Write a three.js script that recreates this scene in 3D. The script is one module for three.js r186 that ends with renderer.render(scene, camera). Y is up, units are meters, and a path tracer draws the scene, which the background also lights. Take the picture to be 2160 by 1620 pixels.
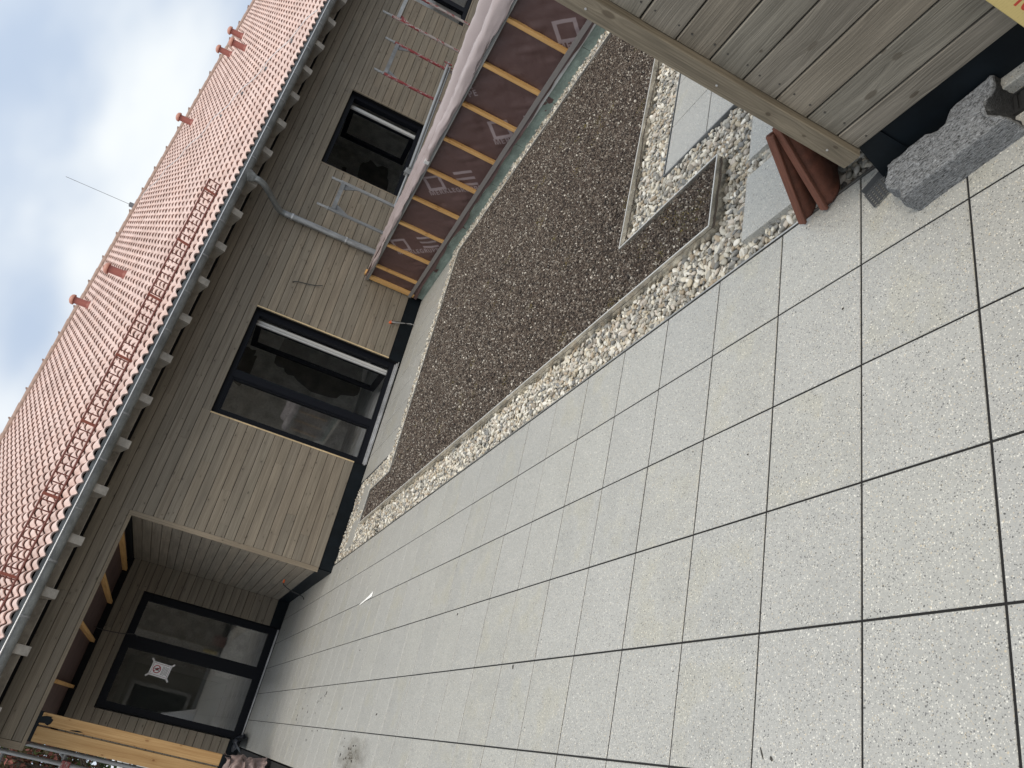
import * as THREE from 'three';
import { mergeGeometries } from 'three/addons/utils/BufferGeometryUtils.js';
import { RoundedBoxGeometry } from 'three/addons/geometries/RoundedBoxGeometry.js';

// ---------------------------------------------------------------- random and noise
let seed = 20240611;
const rnd = () => { seed |= 0; seed = seed + 0x6D2B79F5 | 0; let t = Math.imul(seed ^ seed >>> 15, 1 | seed); t = t + Math.imul(t ^ t >>> 7, 61 | t) ^ t; return ((t ^ t >>> 14) >>> 0) / 4294967296; };
const rr = (a, b) => a + (b - a) * rnd();
const clamp = (x, a = 0, b = 1) => x < a ? a : x > b ? b : x;
const lerp = (a, b, t) => a + (b - a) * t;
const sstep = (a, b, x) => { const t = clamp((x - a) / (b - a)); return t * t * (3 - 2 * t); };
const hash = (x, y, z = 0) => { let h = Math.imul(x | 0, 374761393) + Math.imul(y | 0, 668265263) + Math.imul(z | 0, 1274126177); h = Math.imul(h ^ h >>> 13, 1274126177); return ((h ^ h >>> 16) >>> 0) / 4294967296; };
function noise2(x, y, s = 0) { const i = Math.floor(x), j = Math.floor(y); let u = x - i, v = y - j; u = u * u * (3 - 2 * u); v = v * v * (3 - 2 * v);
  return lerp(lerp(hash(i, j, s), hash(i + 1, j, s), u), lerp(hash(i, j + 1, s), hash(i + 1, j + 1, s), u), v); }
// tiling version: period px, py
function noiseT(x, y, px, py, s = 0) { const i = Math.floor(x), j = Math.floor(y); let u = x - i, v = y - j; u = u * u * (3 - 2 * u); v = v * v * (3 - 2 * v);
  const m = (a, p) => ((a % p) + p) % p; const i0 = m(i, px), i1 = m(i + 1, px), j0 = m(j, py), j1 = m(j + 1, py);
  return lerp(lerp(hash(i0, j0, s), hash(i1, j0, s), u), lerp(hash(i0, j1, s), hash(i1, j1, s), u), v); }
function noise3(x, y, z, s = 0) { const k = Math.floor(z); let w = z - k; w = w * w * (3 - 2 * w); return lerp(noise2(x, y, s + k * 57), noise2(x, y, s + (k + 1) * 57), w); }
const fbm3 = (x, y, z, o = 5, s = 0) => { let a = 0, b = 0.5, n = 0; for (let i = 0; i < o; i++) { a += b * noise3(x, y, z, s + i * 13); n += b; b *= 0.5; x *= 2.03; y *= 2.03; z *= 2.03; } return a / n; };
const fbm2 = (x, y, o = 4, s = 0) => { let a = 0, b = 0.5, n = 0; for (let i = 0; i < o; i++) { a += b * noise2(x, y, s + i * 13); n += b; b *= 0.5; x *= 2.03; y *= 2.03; } return a / n; };

// ---------------------------------------------------------------- scene, camera, sky, sun, exposure
const scene = new THREE.Scene();
const camera = new THREE.PerspectiveCamera(53.39, 4 / 3, 0.05, 600);
camera.position.set(0, 1.609, 0);
camera.quaternion.setFromRotationMatrix(new THREE.Matrix4().makeBasis(
  new THREE.Vector3(0.211745, -0.887842, 0.408535), new THREE.Vector3(0.858441, 0.368771, 0.356493), new THREE.Vector3(-0.467166, 0.275217, 0.840245)));
camera.updateMatrixWorld(true);
const renderer = new THREE.WebGLRenderer({ antialias: true });
renderer.toneMapping = THREE.LinearToneMapping;
renderer.toneMappingExposure = 1.48;
renderer.shadowMap.enabled = true;
const SUN = new THREE.Vector3(-0.16, 0.88, 0.44).normalize();
{ // overcast sky with thin blue-grey patches between the clouds
  const W = 1024, H = 512, d = new Float32Array(W * H * 4);
  for (let j = 0; j < H; j++) for (let i = 0; i < W; i++) {
    const th = (j + 0.5) / H * Math.PI - Math.PI / 2, ph = ((i + 0.5) / W - 0.5) * 2 * Math.PI;
    const y = Math.sin(th), c = Math.cos(th), x = c * Math.cos(ph), z = c * Math.sin(ph);
    let r, g, b;
    if (y > -0.02) {
      const k = 1 / (Math.max(y, 0) + 0.32), px = x * k * 1.7, pz = z * k * 1.7;
      let n = fbm3(px + 3.1, pz + 7.7, 2.2, 6, 5);
      const m = fbm3(px * 0.5 + 9, pz * 0.5 + 1, 4.4, 3, 91);
      const w = fbm3(px * 2.6 + 1.3 * n, pz * 2.6, 9.1, 5, 44);
      n = 0.52 * n + 0.34 * m + 0.14 * w;
      const cl = sstep(0.395, 0.575, n);
      const up = 0.78 + 0.27 * Math.max(y, 0);
      const sd = Math.max(0, x * SUN.x + y * SUN.y + z * SUN.z);
      const glow = 0.25 * Math.pow(sd, 6);
      const hz = 0.10 * Math.exp(-Math.max(y, 0) * 6);
      r = lerp(0.41, 0.74, cl) + hz; g = lerp(0.495, 0.775, cl) + hz; b = lerp(0.625, 0.795, cl) + hz;
      r = (r + glow) * up; g = (g + glow) * up; b = (b + glow * 0.95) * up;
    } else { r = 0.30; g = 0.29; b = 0.27; }
    const o = (j * W + i) * 4; d[o] = r; d[o + 1] = g; d[o + 2] = b; d[o + 3] = 1;
  }
  const t = new THREE.DataTexture(d, W, H, THREE.RGBAFormat, THREE.FloatType);
  t.mapping = THREE.EquirectangularReflectionMapping; t.magFilter = THREE.LinearFilter; t.minFilter = THREE.LinearFilter; t.wrapS = THREE.RepeatWrapping; t.needsUpdate = true;
  scene.background = t; scene.environment = t;
}
const sun = new THREE.DirectionalLight(0xfff3e2, 1.5);
sun.position.copy(SUN).multiplyScalar(40).add(new THREE.Vector3(4, 0, -8)); sun.target.position.set(4, 0, -8);
sun.castShadow = true; sun.shadow.radius = 70; sun.shadow.mapSize.set(2048, 2048);
Object.assign(sun.shadow.camera, { left: -22, right: 22, top: 22, bottom: -22, near: 1, far: 90 });
scene.add(sun, sun.target);

// ---------------------------------------------------------------- helpers
const used = new Map();
const numbered = (n) => { const k = used.get(n) || 0; used.set(n, k + 1); return k ? n + '_' + String(k).padStart(3, '0') : n; };
function mesh(name, geo, mat, parent, label) { const m = new THREE.Mesh(geo, mat); m.name = parent ? name : numbered(name); m.castShadow = m.receiveShadow = true; if (label) m.userData.label = label; (parent || scene).add(m); return m; }
function group(name, pos = [0, 0, 0], parent) { const g = new THREE.Group(); g.name = parent ? name : numbered(name); g.position.set(...pos); (parent || scene).add(g); return g; }
function tag(o, label, category, grp, kind) { if (label) o.userData.label = label; if (category) o.userData.category = category; if (grp) o.userData.group = grp; if (kind) o.userData.kind = kind; return o; }
const structure = (o, label) => tag(o, label, null, null, 'structure');
function childNames(parent) { const n = new Map(); for (const c of parent.children) { const k = n.get(c.name) || 0; n.set(c.name, k + 1); if (k) c.name = c.name + '_' + String(k).padStart(3, '0'); if (c.children.length) childNames(c); } }

// prism: convex outline [[a,b],...] extruded; axis tells which world axes (a, b, length) stand for
function prism(outline, l0, l1, axes) {
  const P = [], n = outline.length, pt = (o, l) => { const v = [0, 0, 0]; v['xyz'.indexOf(axes[0])] = o[0]; v['xyz'.indexOf(axes[1])] = o[1]; v['xyz'.indexOf(axes[2])] = l; return v; };
  for (let i = 0; i < n; i++) { const a = outline[i], b = outline[(i + 1) % n]; const A = pt(a, l0), B = pt(b, l0), C = pt(b, l1), D = pt(a, l1); P.push(...A, ...B, ...C, ...A, ...C, ...D); }
  for (let i = 1; i < n - 1; i++) { P.push(...pt(outline[0], l0), ...pt(outline[i + 1], l0), ...pt(outline[i], l0)); P.push(...pt(outline[0], l1), ...pt(outline[i], l1), ...pt(outline[i + 1], l1)); }
  const g = new THREE.BufferGeometry(); g.setAttribute('position', new THREE.Float32BufferAttribute(P, 3));
  // make the faces look outward whatever the order of the outline
  const c = [0, 0, 0]; for (let i = 0; i < P.length; i++) c[i % 3] += P[i] / (P.length / 3);
  const q = g.attributes.position.array;
  for (let i = 0; i < q.length; i += 9) {
    const ux = q[i + 3] - q[i], uy = q[i + 4] - q[i + 1], uz = q[i + 5] - q[i + 2], vx = q[i + 6] - q[i], vy = q[i + 7] - q[i + 1], vz = q[i + 8] - q[i + 2];
    const nx = uy * vz - uz * vy, ny = uz * vx - ux * vz, nz = ux * vy - uy * vx;
    const mx = (q[i] + q[i + 3] + q[i + 6]) / 3 - c[0], my = (q[i + 1] + q[i + 4] + q[i + 7]) / 3 - c[1], mz = (q[i + 2] + q[i + 5] + q[i + 8]) / 3 - c[2];
    if (nx * mx + ny * my + nz * mz < 0) for (let k = 0; k < 3; k++) { const t = q[i + 3 + k]; q[i + 3 + k] = q[i + 6 + k]; q[i + 6 + k] = t; }
  }
  g.computeVertexNormals(); return uvBox(g);
}
// uv by the main direction of each face; grain: axis that runs along u
function uvBox(g, grain = 'x', su = 1, sv = 1, ou = 0, ov = 0) {
  if (g.index) g = g.toNonIndexed();
  const p = g.attributes.position.array, n = p.length / 3, uv = new Float32Array(n * 2), gi = 'xyz'.indexOf(grain);
  for (let t = 0; t < n; t += 3) {
    const i = t * 3, ux = p[i + 3] - p[i], uy = p[i + 4] - p[i + 1], uz = p[i + 5] - p[i + 2], vx = p[i + 6] - p[i], vy = p[i + 7] - p[i + 1], vz = p[i + 8] - p[i + 2];
    const N = [Math.abs(uy * vz - uz * vy), Math.abs(uz * vx - ux * vz), Math.abs(ux * vy - uy * vx)];
    const ax = N[0] > N[1] && N[0] > N[2] ? 0 : N[1] > N[2] ? 1 : 2;
    let a = gi, b = 3 - gi - ax; if (ax === gi) { a = (gi + 1) % 3; b = (gi + 2) % 3; }
    for (let k = 0; k < 3; k++) { uv[(t + k) * 2] = p[i + k * 3 + a] * su + ou; uv[(t + k) * 2 + 1] = p[i + k * 3 + b] * sv + ov; }
  }
  g.setAttribute('uv', new THREE.BufferAttribute(uv, 2)); return g;
}
const box = (x0, x1, y0, y1, z0, z1) => { const g = new THREE.BoxGeometry(x1 - x0, y1 - y0, z1 - z0); g.translate((x0 + x1) / 2, (y0 + y1) / 2, (z0 + z1) / 2); return uvBox(g); };
const strip = (g) => { g = g.index ? g.toNonIndexed() : g; for (const k of Object.keys(g.attributes)) if (!['position', 'normal', 'uv'].includes(k)) g.deleteAttribute(k); return g; };
const merge = (l) => mergeGeometries(l.map(strip));
// box with chamfered long edges on the face that looks along +dir
function plank(along, l0, l1, a0, a1, b0, b1, c = 0.004) { // along 'x': a=y, b=z (face +z); along 'z': a=y, b=-x (face -x)
  if (along === 'x') return prism([[a0, b0], [a0, b1 - c], [a0 + c, b1], [a1 - c, b1], [a1, b1 - c], [a1, b0]], l0, l1, 'yzx');
  return prism([[a0, -b0], [a0, -b1 + c], [a0 + c, -b1], [a1 - c, -b1], [a1, -b1 + c], [a1, -b0]], l0, l1, 'yxz');
}
function tube(pts, r, seg = 24, rad = 8, closed = false) { return new THREE.TubeGeometry(new THREE.CatmullRomCurve3(pts.map((p) => new THREE.Vector3(...p)), closed, 'catmullrom', 0.3), seg, r, rad, closed); }
function rod(a, b, r, rad = 10) { const A = new THREE.Vector3(...a), B = new THREE.Vector3(...b), d = B.clone().sub(A); const g = new THREE.CylinderGeometry(r, r, d.length(), rad, 1); g.applyQuaternion(new THREE.Quaternion().setFromUnitVectors(new THREE.Vector3(0, 1, 0), d.clone().normalize())); g.translate(...A.add(B).multiplyScalar(0.5).toArray()); return g; }

// ---------------------------------------------------------------- textures
function dataTex(W, H, f, srgb = true) {
  const d = new Uint8Array(W * H * 4); const o = [0, 0, 0];
  for (let j = 0; j < H; j++) for (let i = 0; i < W; i++) { f(i, j, o); const k = (j * W + i) * 4; d[k] = clamp(o[0], 0, 1) * 255; d[k + 1] = clamp(o[1], 0, 1) * 255; d[k + 2] = clamp(o[2], 0, 1) * 255; d[k + 3] = 255; }
  const t = new THREE.DataTexture(d, W, H, THREE.RGBAFormat); t.wrapS = t.wrapT = THREE.RepeatWrapping; t.magFilter = THREE.LinearFilter; t.minFilter = THREE.LinearMipmapLinearFilter; t.generateMipmaps = true; t.anisotropy = 16;
  if (srgb) t.colorSpace = THREE.SRGBColorSpace; t.needsUpdate = true; return t;
}
const rep = (t, x, y) => { t.repeat.set(x, y); return t; };
// stained spruce boards: len metres by rows boards of h metres each
function woodTex(W, H, len, rows, h, c1, c2, knotCol, knots, s, contrast = 1) {
  const K = []; for (let r = 0; r < rows; r++) for (let k = 0; k < knots; k++) K.push({ r, x: hash(r, k, s) * len, y: (0.12 + 0.76 * hash(r, k, s + 1)) * h, a: 0.0045 + 0.0075 * hash(r, k, s + 2) ** 2, q: 1.3 + hash(r, k, s + 3) * 1.2, d: 0.5 + 0.5 * hash(r, k, s + 4) });
  const col = new Float32Array(W * H * 3), bump = new Float32Array(W * H);
  for (let j = 0; j < H; j++) for (let i = 0; i < W; i++) {
    const x = i / W * len, yy = j / H * rows, r = Math.floor(yy), y = (yy - r) * h;
    let wy = y, kn = 0, halo = 0;
    for (const k of K) if (k.r === r) {
      let dx = x - k.x; if (dx > len / 2) dx -= len; if (dx < -len / 2) dx += len; if (Math.abs(dx) > 0.22) continue;
      const dy = y - k.y, e = Math.sqrt((dx / k.q) ** 2 + dy * dy) / k.a;
      wy += Math.sign(dy) * k.a * 1.2 * Math.exp(-((dx / 0.05) ** 2)) * Math.exp(-Math.abs(dy) / 0.02);
      kn = Math.max(kn, sstep(1.15, 0.7, e) * k.d); halo = Math.max(halo, Math.exp(-((e / 2.6) ** 2)) * 0.30 * k.d);
    }
    const wob = (noiseT(x / len * 12, r * 7.3 + y * 9, 12, 1000, s) - 0.5) * 0.012;
    const ring = noiseT(x / len * 5, (wy + wob) * 260 + r * 91, 5, 100000, s + 7);
    const fine = noiseT(x / len * 36, (wy + wob) * 900 + r * 33, 36, 100000, s + 8);
    const blotch = noiseT(x / len * 9, y * 22 + r * 17, 9, 100000, s + 9);
    const speck = hash(i >> 1, j, s + 10);
    let v = 0.5 + contrast * ((ring - 0.5) * 0.55 + (fine - 0.5) * 0.40 + (blotch - 0.5) * 0.5 + (speck - 0.5) * 0.10);
    v -= halo * 0.8;
    const o = (j * W + i) * 3; v = clamp(v);
    for (let q = 0; q < 3; q++) col[o + q] = lerp(lerp(c1[q], c2[q], v), knotCol[q], kn * (0.45 + 0.4 * ring));
    bump[j * W + i] = clamp(0.5 + (ring - 0.5) * 0.4 + (fine - 0.5) * 0.6 - kn * 0.3);
  }
  return { map: dataTex(W, H, (i, j, o) => { const k = (j * W + i) * 3; o[0] = col[k]; o[1] = col[k + 1]; o[2] = col[k + 2]; }), bump: dataTex(W, H, (i, j, o) => { o[0] = o[1] = o[2] = bump[j * W + i]; }, false) };
}
const BH = 0.1285;
const farWood = woodTex(2048, 512, 4, 8, BH, [0.395, 0.365, 0.323], [0.548, 0.512, 0.458], [0.265, 0.235, 0.20], 9, 11, 0.95);
const nearWood = woodTex(2048, 1024, 1.6, 4, BH, [0.375, 0.353, 0.318], [0.535, 0.508, 0.464], [0.26, 0.225, 0.185], 5, 77, 1.2);
const pineWood = woodTex(1024, 256, 3, 4, 0.1, [0.69, 0.52, 0.31], [0.87, 0.71, 0.48], [0.50, 0.31, 0.15], 6, 131, 0.9);
for (const w of [farWood, nearWood, pineWood]) { }
// exposed-aggregate concrete, 0.8 m square
const CN = 1024; const grit = new Float32Array(CN * CN), gritC = new Float32Array(CN * CN * 3);
{
  for (let j = 0; j < CN; j++) for (let i = 0; i < CN; i++) { const o = j * CN + i; let v = 0.630 + (noiseT(i / 128, j / 128, 8, 8, 3) - 0.5) * 0.02 + (noiseT(i / 9, j / 9, 1e6, 1e6, 4) - 0.5) * 0.03 + (hash(i, j, 6) - 0.5) * 0.10; gritC[o * 3] = v; gritC[o * 3 + 1] = v * 0.998; gritC[o * 3 + 2] = v * 0.972; grit[o] = 0.5 + (hash(i, j, 8) - 0.5) * 0.25; }
  const spot = (cx, cy, r, c, a, h) => { for (let y = -Math.ceil(r) - 1; y <= r + 1; y++) for (let x = -Math.ceil(r) - 1; x <= r + 1; x++) { const e = Math.hypot(x, y) / r; if (e > 1.1) continue; const i = ((cx + x) % CN + CN) % CN, j = ((cy + y) % CN + CN) % CN, o = j * CN + i, k = sstep(1.1, 0.6, e) * a; for (let q = 0; q < 3; q++) gritC[o * 3 + q] = lerp(gritC[o * 3 + q], c[q], k); grit[o] = lerp(grit[o], h, k); } };
  for (let n = 0; n < 26000; n++) { const t = rnd(), r = rr(0.8, 2.7) * (rnd() < 0.10 ? 1.6 : 1); const c = t < 0.36 ? [0.86, 0.85, 0.81] : t < 0.58 ? [0.36, 0.36, 0.36] : t < 0.72 ? [0.74, 0.69, 0.60] : t < 0.8 ? [0.22, 0.22, 0.21] : [0.60, 0.60, 0.59]; spot(rnd() * CN | 0, rnd() * CN | 0, r, c, rr(0.45, 0.95), t < 0.5 ? 0.8 : 0.25); }
}
const concreteMap = dataTex(CN, CN, (i, j, o) => { const k = (j * CN + i) * 3; o[0] = gritC[k]; o[1] = gritC[k + 1]; o[2] = gritC[k + 2]; });
const concreteBump = dataTex(CN, CN, (i, j, o) => { o[0] = o[1] = o[2] = grit[j * CN + i]; }, false);
const concreteWarm = dataTex(CN, CN, (i, j, o) => { const k = (j * CN + i) * 3, n = 0.6 * noiseT(i / 170, j / 170, 6, 6, 71) + 0.4 * noiseT(i / 60, j / 60, 17, 17, 72), w = sstep(0.5, 0.8, n), q = 1 - 0.025 * sstep(0.5, 0.2, n); o[0] = gritC[k] * q; o[1] = gritC[k + 1] * q * (1 - 0.006 * w); o[2] = gritC[k + 2] * q * (1 - 0.028 * w); });
for (const t of [concreteMap, concreteBump, concreteWarm]) rep(t, 1 / 0.8, 1 / 0.8);
// soft wear, shared by metal, foil, plaster and the block
const wearMap = dataTex(512, 512, (i, j, o) => { let v = 0; v += 0.5 * noiseT(i / 64, j / 64, 8, 8, 1) + 0.28 * noiseT(i / 16, j / 16, 32, 32, 2) + 0.22 * noiseT(i / 4, j / 4, 128, 128, 3); v = 0.88 + (v - 0.5) * 0.34; o[0] = o[1] = o[2] = v; });
const grainBump = dataTex(512, 512, (i, j, o) => { const v = 0.3 * noiseT(i / 32, j / 32, 16, 16, 1) + 0.35 * noiseT(i / 8, j / 8, 64, 64, 2) + 0.35 * noiseT(i / 2.5, j / 2.5, 205, 205, 3); o[0] = o[1] = o[2] = v; }, false);
const gravelMap = dataTex(1024, 1024, (i, j, o) => { const n = noiseT(i / 5, j / 5, 205, 205, 5) * 0.5 + hash(i >> 1, j >> 1, 6) * 0.5, b = noiseT(i / 90, j / 90, 11, 11, 8); let v = 0.15 + n * 0.22 + (b - 0.5) * 0.05; if (hash(i >> 1, j >> 1, 9) > 0.975) v += 0.25; o[0] = v * 1.06; o[1] = v * 0.97; o[2] = v * 0.90; });

// ---------------------------------------------------------------- materials
const std = (o) => new THREE.MeshStandardMaterial(o);
const C = (r, g, b) => new THREE.Color().setRGB(r, g, b);
const M = {};
const woodMats = (tex, tints, bs) => tints.map((t) => std({ map: tex.map, bumpMap: tex.bump, bumpScale: bs, color: C(...t), roughness: 0.78 }));
M.far = woodMats(farWood, [[0.98, 0.975, 0.965], [0.93, 0.93, 0.925], [1.03, 1.015, 0.985], [0.965, 0.975, 0.965], [1.0, 0.975, 0.945], [0.95, 0.955, 0.95]], 0.001);
M.near = woodMats(nearWood, [[1, 1, 1], [0.95, 0.97, 0.97], [1.05, 1.02, 0.98]], 0.0012);
M.pine = woodMats(pineWood, [[1.0, 1.0, 0.97], [0.94, 0.92, 0.88], [1.04, 1.03, 0.99]], 0.0008);
M.post = woodMats(pineWood, [[0.66, 0.68, 0.74], [0.69, 0.70, 0.75]], 0.0008);
M.trim = std({ map: farWood.map, bumpMap: farWood.bump, bumpScale: 0.0006, color: C(1.15, 1.09, 1.0), roughness: 0.75 });
M.cornerTrim = std({ map: nearWood.map, bumpMap: nearWood.bump, bumpScale: 0.0006, color: C(0.92, 0.86, 0.75), roughness: 0.75 });
M.paleEdge = std({ color: C(0.72, 0.55, 0.32), map: wearMap, roughness: 0.7 });
M.slab = [[1, 1, 1], [0.98, 0.98, 0.982], [1.015, 1.014, 1.006], [0.99, 0.987, 0.975], [0.975, 0.977, 0.98], [1.0, 1.0, 1.005]].map((t) => std({ map: concreteMap, bumpMap: concreteBump, bumpScale: 0.0006, color: C(...t), roughness: 0.34 }));
M.slab[3].map = M.slab[4].map = concreteWarm;
M.joint = std({ color: C(0.011, 0.011, 0.011), roughness: 1 });
M.bitumen = new THREE.MeshPhysicalMaterial({ specularIntensity: 0.35, color: C(0.005, 0.0085, 0.012), map: wearMap, roughness: 0.55 });
M.blackFoil = new THREE.MeshPhysicalMaterial({ specularIntensity: 0.35, color: C(0.006, 0.0065, 0.008), roughness: 0.8 });
M.anthracite = new THREE.MeshPhysicalMaterial({ specularIntensity: 0.35, color: C(0.0045, 0.0055, 0.009), roughness: 0.5 });
M.alu = std({ color: C(0.72, 0.72, 0.73), map: wearMap, roughness: 0.38, metalness: 0.85 });
M.white = std({ color: C(0.56, 0.56, 0.555), roughness: 0.5 });
M.steel = std({ color: C(0.62, 0.61, 0.58), map: wearMap, roughness: 0.35, metalness: 0.9 });
M.lip = std({ color: C(0.66, 0.655, 0.63), roughness: 0.4, metalness: 0.3 });
M.edging = std({ color: C(0.76, 0.73, 0.66), map: wearMap, roughness: 0.26, metalness: 0.85 });
M.zinc = std({ color: C(0.27, 0.285, 0.29), map: rep(wearMap.clone(), 0.7, 0.7), roughness: 0.42, metalness: 0.4 });
M.galv = std({ color: C(0.36, 0.37, 0.38), map: wearMap, roughness: 0.45, metalness: 0.5 });
M.galvDark = std({ color: C(0.26, 0.27, 0.28), map: wearMap, roughness: 0.5, metalness: 0.5 });
const worn = (th, s) => rep(dataTex(128, 512, (i, j, o) => { const n = 0.5 * noiseT(i / 32, j / 40, 4, 13, s) + 0.3 * noiseT(i / 11, j / 12, 12, 43, s + 1) + 0.2 * noiseT(i / 4, j / 4, 32, 128, s + 2), k = sstep(th - 0.03, th + 0.03, n), w = 0.9 + 0.2 * (hash(i, j, s) - 0.5); o[0] = lerp(0.52, 0.63, k) * w; o[1] = lerp(0.20, 0.60, k) * w; o[2] = lerp(0.21, 0.59, k) * w; }), 1, 1.6);
M.redPaint = std({ map: worn(0.56, 301), roughness: 0.6 });
M.redWorn = std({ map: worn(0.47, 351), roughness: 0.7 });
M.glass = new THREE.MeshPhysicalMaterial({ color: 0xffffff, transmission: 1, thickness: 0, roughness: 0.0, ior: 1.75, metalness: 0 });
M.plaster = std({ color: C(0.86, 0.85, 0.80), map: wearMap, roughness: 0.95 });
M.plasterDark = std({ color: C(0.27, 0.255, 0.225), map: wearMap, roughness: 0.95 });
M.screed = std({ color: C(0.60, 0.62, 0.64), map: wearMap, roughness: 0.5 });
M.soffit = std({ color: C(0.43, 0.395, 0.35), map: wearMap, roughness: 0.8 });
M.tile = [[0.57, 0.43, 0.388], [0.61, 0.465, 0.42], [0.52, 0.385, 0.342], [0.58, 0.425, 0.375]].map((t) => std({ color: C(...t), roughness: 0.46 }));
M.tileFront = std({ color: C(0.36, 0.24, 0.17), roughness: 0.8 });
M.ridge = std({ color: C(0.36, 0.24, 0.19), map: wearMap, roughness: 0.6 });
M.ventRed = std({ color: C(0.28, 0.085, 0.065), roughness: 0.5 });
M.guard = std({ color: C(0.15, 0.046, 0.034), roughness: 0.5 });
M.clay = std({ color: C(0.23, 0.075, 0.042), map: wearMap, bumpMap: grainBump, bumpScale: 0.001, roughness: 0.68 });
M.foil = std({ color: C(0.50, 0.36, 0.345), map: wearMap, roughness: 0.38 });
M.membraneTail = std({ color: C(0.105, 0.060, 0.055), map: wearMap, roughness: 0.6 });
M.xps = std({ color: C(0.27, 0.335, 0.295), map: wearMap, bumpMap: grainBump, bumpScale: 0.002, roughness: 0.9 });
M.wire = std({ color: C(0.03, 0.03, 0.03), roughness: 0.6 });
M.wireGrey = std({ color: C(0.25, 0.25, 0.25), roughness: 0.6 });
M.orange = std({ color: C(0.65, 0.12, 0.03), roughness: 0.6 });
M.lightning = std({ color: C(0.75, 0.72, 0.70), roughness: 0.35, metalness: 0.8 });
M.card = std({ color: C(0.52, 0.43, 0.22), map: wearMap, roughness: 0.9 });
M.darkDrain = std({ color: C(0.015, 0.015, 0.015), roughness: 0.6 });
M.ground = std({ color: C(0.26, 0.25, 0.235), map: wearMap, roughness: 0.95 });
M.screw = std({ color: C(0.06, 0.055, 0.05), roughness: 0.5, metalness: 0.4 });

// ---------------------------------------------------------------- ground and paving
{
  const g = new THREE.PlaneGeometry(1200, 1200); g.rotateX(-Math.PI / 2); g.translate(0, -0.45, 0); uvBox(g);
  structure(mesh('ground', g, M.ground));
  const deck = box(-0.198, 24, -0.44, -0.155, -10.56, 8);
  structure(mesh('terrace_deck', merge([deck, box(-0.198, 2.1, -0.44, -0.155, -14.1, -10.565)]), M.ground));
}
const S = 0.4, GX = 2.2022, GZ = -1.1437;    // grid: joints at GX - 0.4 i and GZ - 0.4 j
const slabGeos = [];
for (let v = 0; v < 12; v++) {
  const w = 0.1964, c = 0.0016, h = 0.050, t = 0;
  const P = [], q = (a, b, cc, d) => P.push(...a, ...b, ...cc, ...a, ...cc, ...d);
  const T = [[-w + c, t, w - c], [w - c, t, w - c], [w - c, t, -w + c], [-w + c, t, -w + c]], E = [[-w, t - c, w], [w, t - c, w], [w, t - c, -w], [-w, t - c, -w]], B = E.map((p) => [p[0], -h, p[2]]);
  q(T[0], T[1], T[2], T[3]); for (let i = 0; i < 4; i++) { const k = (i + 1) % 4; q(E[i], E[k], T[k], T[i]); q(B[i], B[k], E[k], E[i]); }
  const g = new THREE.BufferGeometry(); g.setAttribute('position', new THREE.Float32BufferAttribute(P, 3)); g.computeVertexNormals();
  slabGeos.push(uvBox(g, v % 2 ? 'x' : 'z', 1, 1, hash(v, 1) * 5, hash(v, 2) * 5));
}
function addSlab(parent, x, z) {
  const m = mesh('paving_slab', slabGeos[rnd() * 12 | 0], M.slab[rnd() * M.slab.length | 0], parent);
  m.position.set(x, rr(-0.0006, 0.0006), z); m.rotation.y = (rnd() * 4 | 0) * Math.PI / 2 + rr(-0.0015, 0.0015); return m;
}
{ // main walkway between the two buildings
  const bed = structure(mesh('terrace_paving', box(-0.198, 2.2, -0.15, -0.0028, -14.1, 1.7), M.joint), 'pale grey square concrete slabs with dark open joints leading to the glazed door');
  for (let i = 0; i < 6; i++) for (let j = -5; j < 33; j++) { const z = GZ - S * j - 0.2; if (z < -14.05) continue; addSlab(bed, GX - S * i - 0.2, z); }
  const gap = -14.055 - (GZ - S * 33 + 0.4);
  const strip2 = structure(mesh('house_path', box(3.42, 6.655, -0.15, -0.0028, -10.53, -8.93), M.joint), 'row of pale slabs along the house wall in front of the open door');
  for (let i = 0; i < 8; i++) for (let j = 0; j < 4; j++) addSlab(strip2, 3.42 + 0.2 + S * i, -8.93 - 0.2 - S * j);
  const path = structure(mesh('garden_path', box(3.41, 6.6, -0.15, -0.0028, -3.025, -1.45), M.joint), 'pale slabs behind the corner of the near timber wall');
  for (let i = 0; i < 8; i++) for (let j = 0; j < 4; j++) addSlab(path, 3.41 + 0.2 + S * i, -3.025 + 0.2 + S * j);
}
// single stepping slabs laid in the pebbles
for (const [x, z, l] of [[2.545, -2.02, 'single pale stepping slab in pebbles beside the leaning roof tiles'], [3.05, -2.02, 'single pale stepping slab in pebbles, half hidden behind the wooden corner board'], [3.03, -9.9, 'single pale stepping slab in pebbles beside the house wall, nearer the open door'], [2.53, -9.9, 'single pale stepping slab in pebbles by the house wall, nearer the recessed entrance']]) {
  const m = mesh('stepping_slab', slabGeos[rnd() * 12 | 0], M.slab[2]); m.position.set(x, 0, z); tag(m, l, 'paving slab');
}
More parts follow.
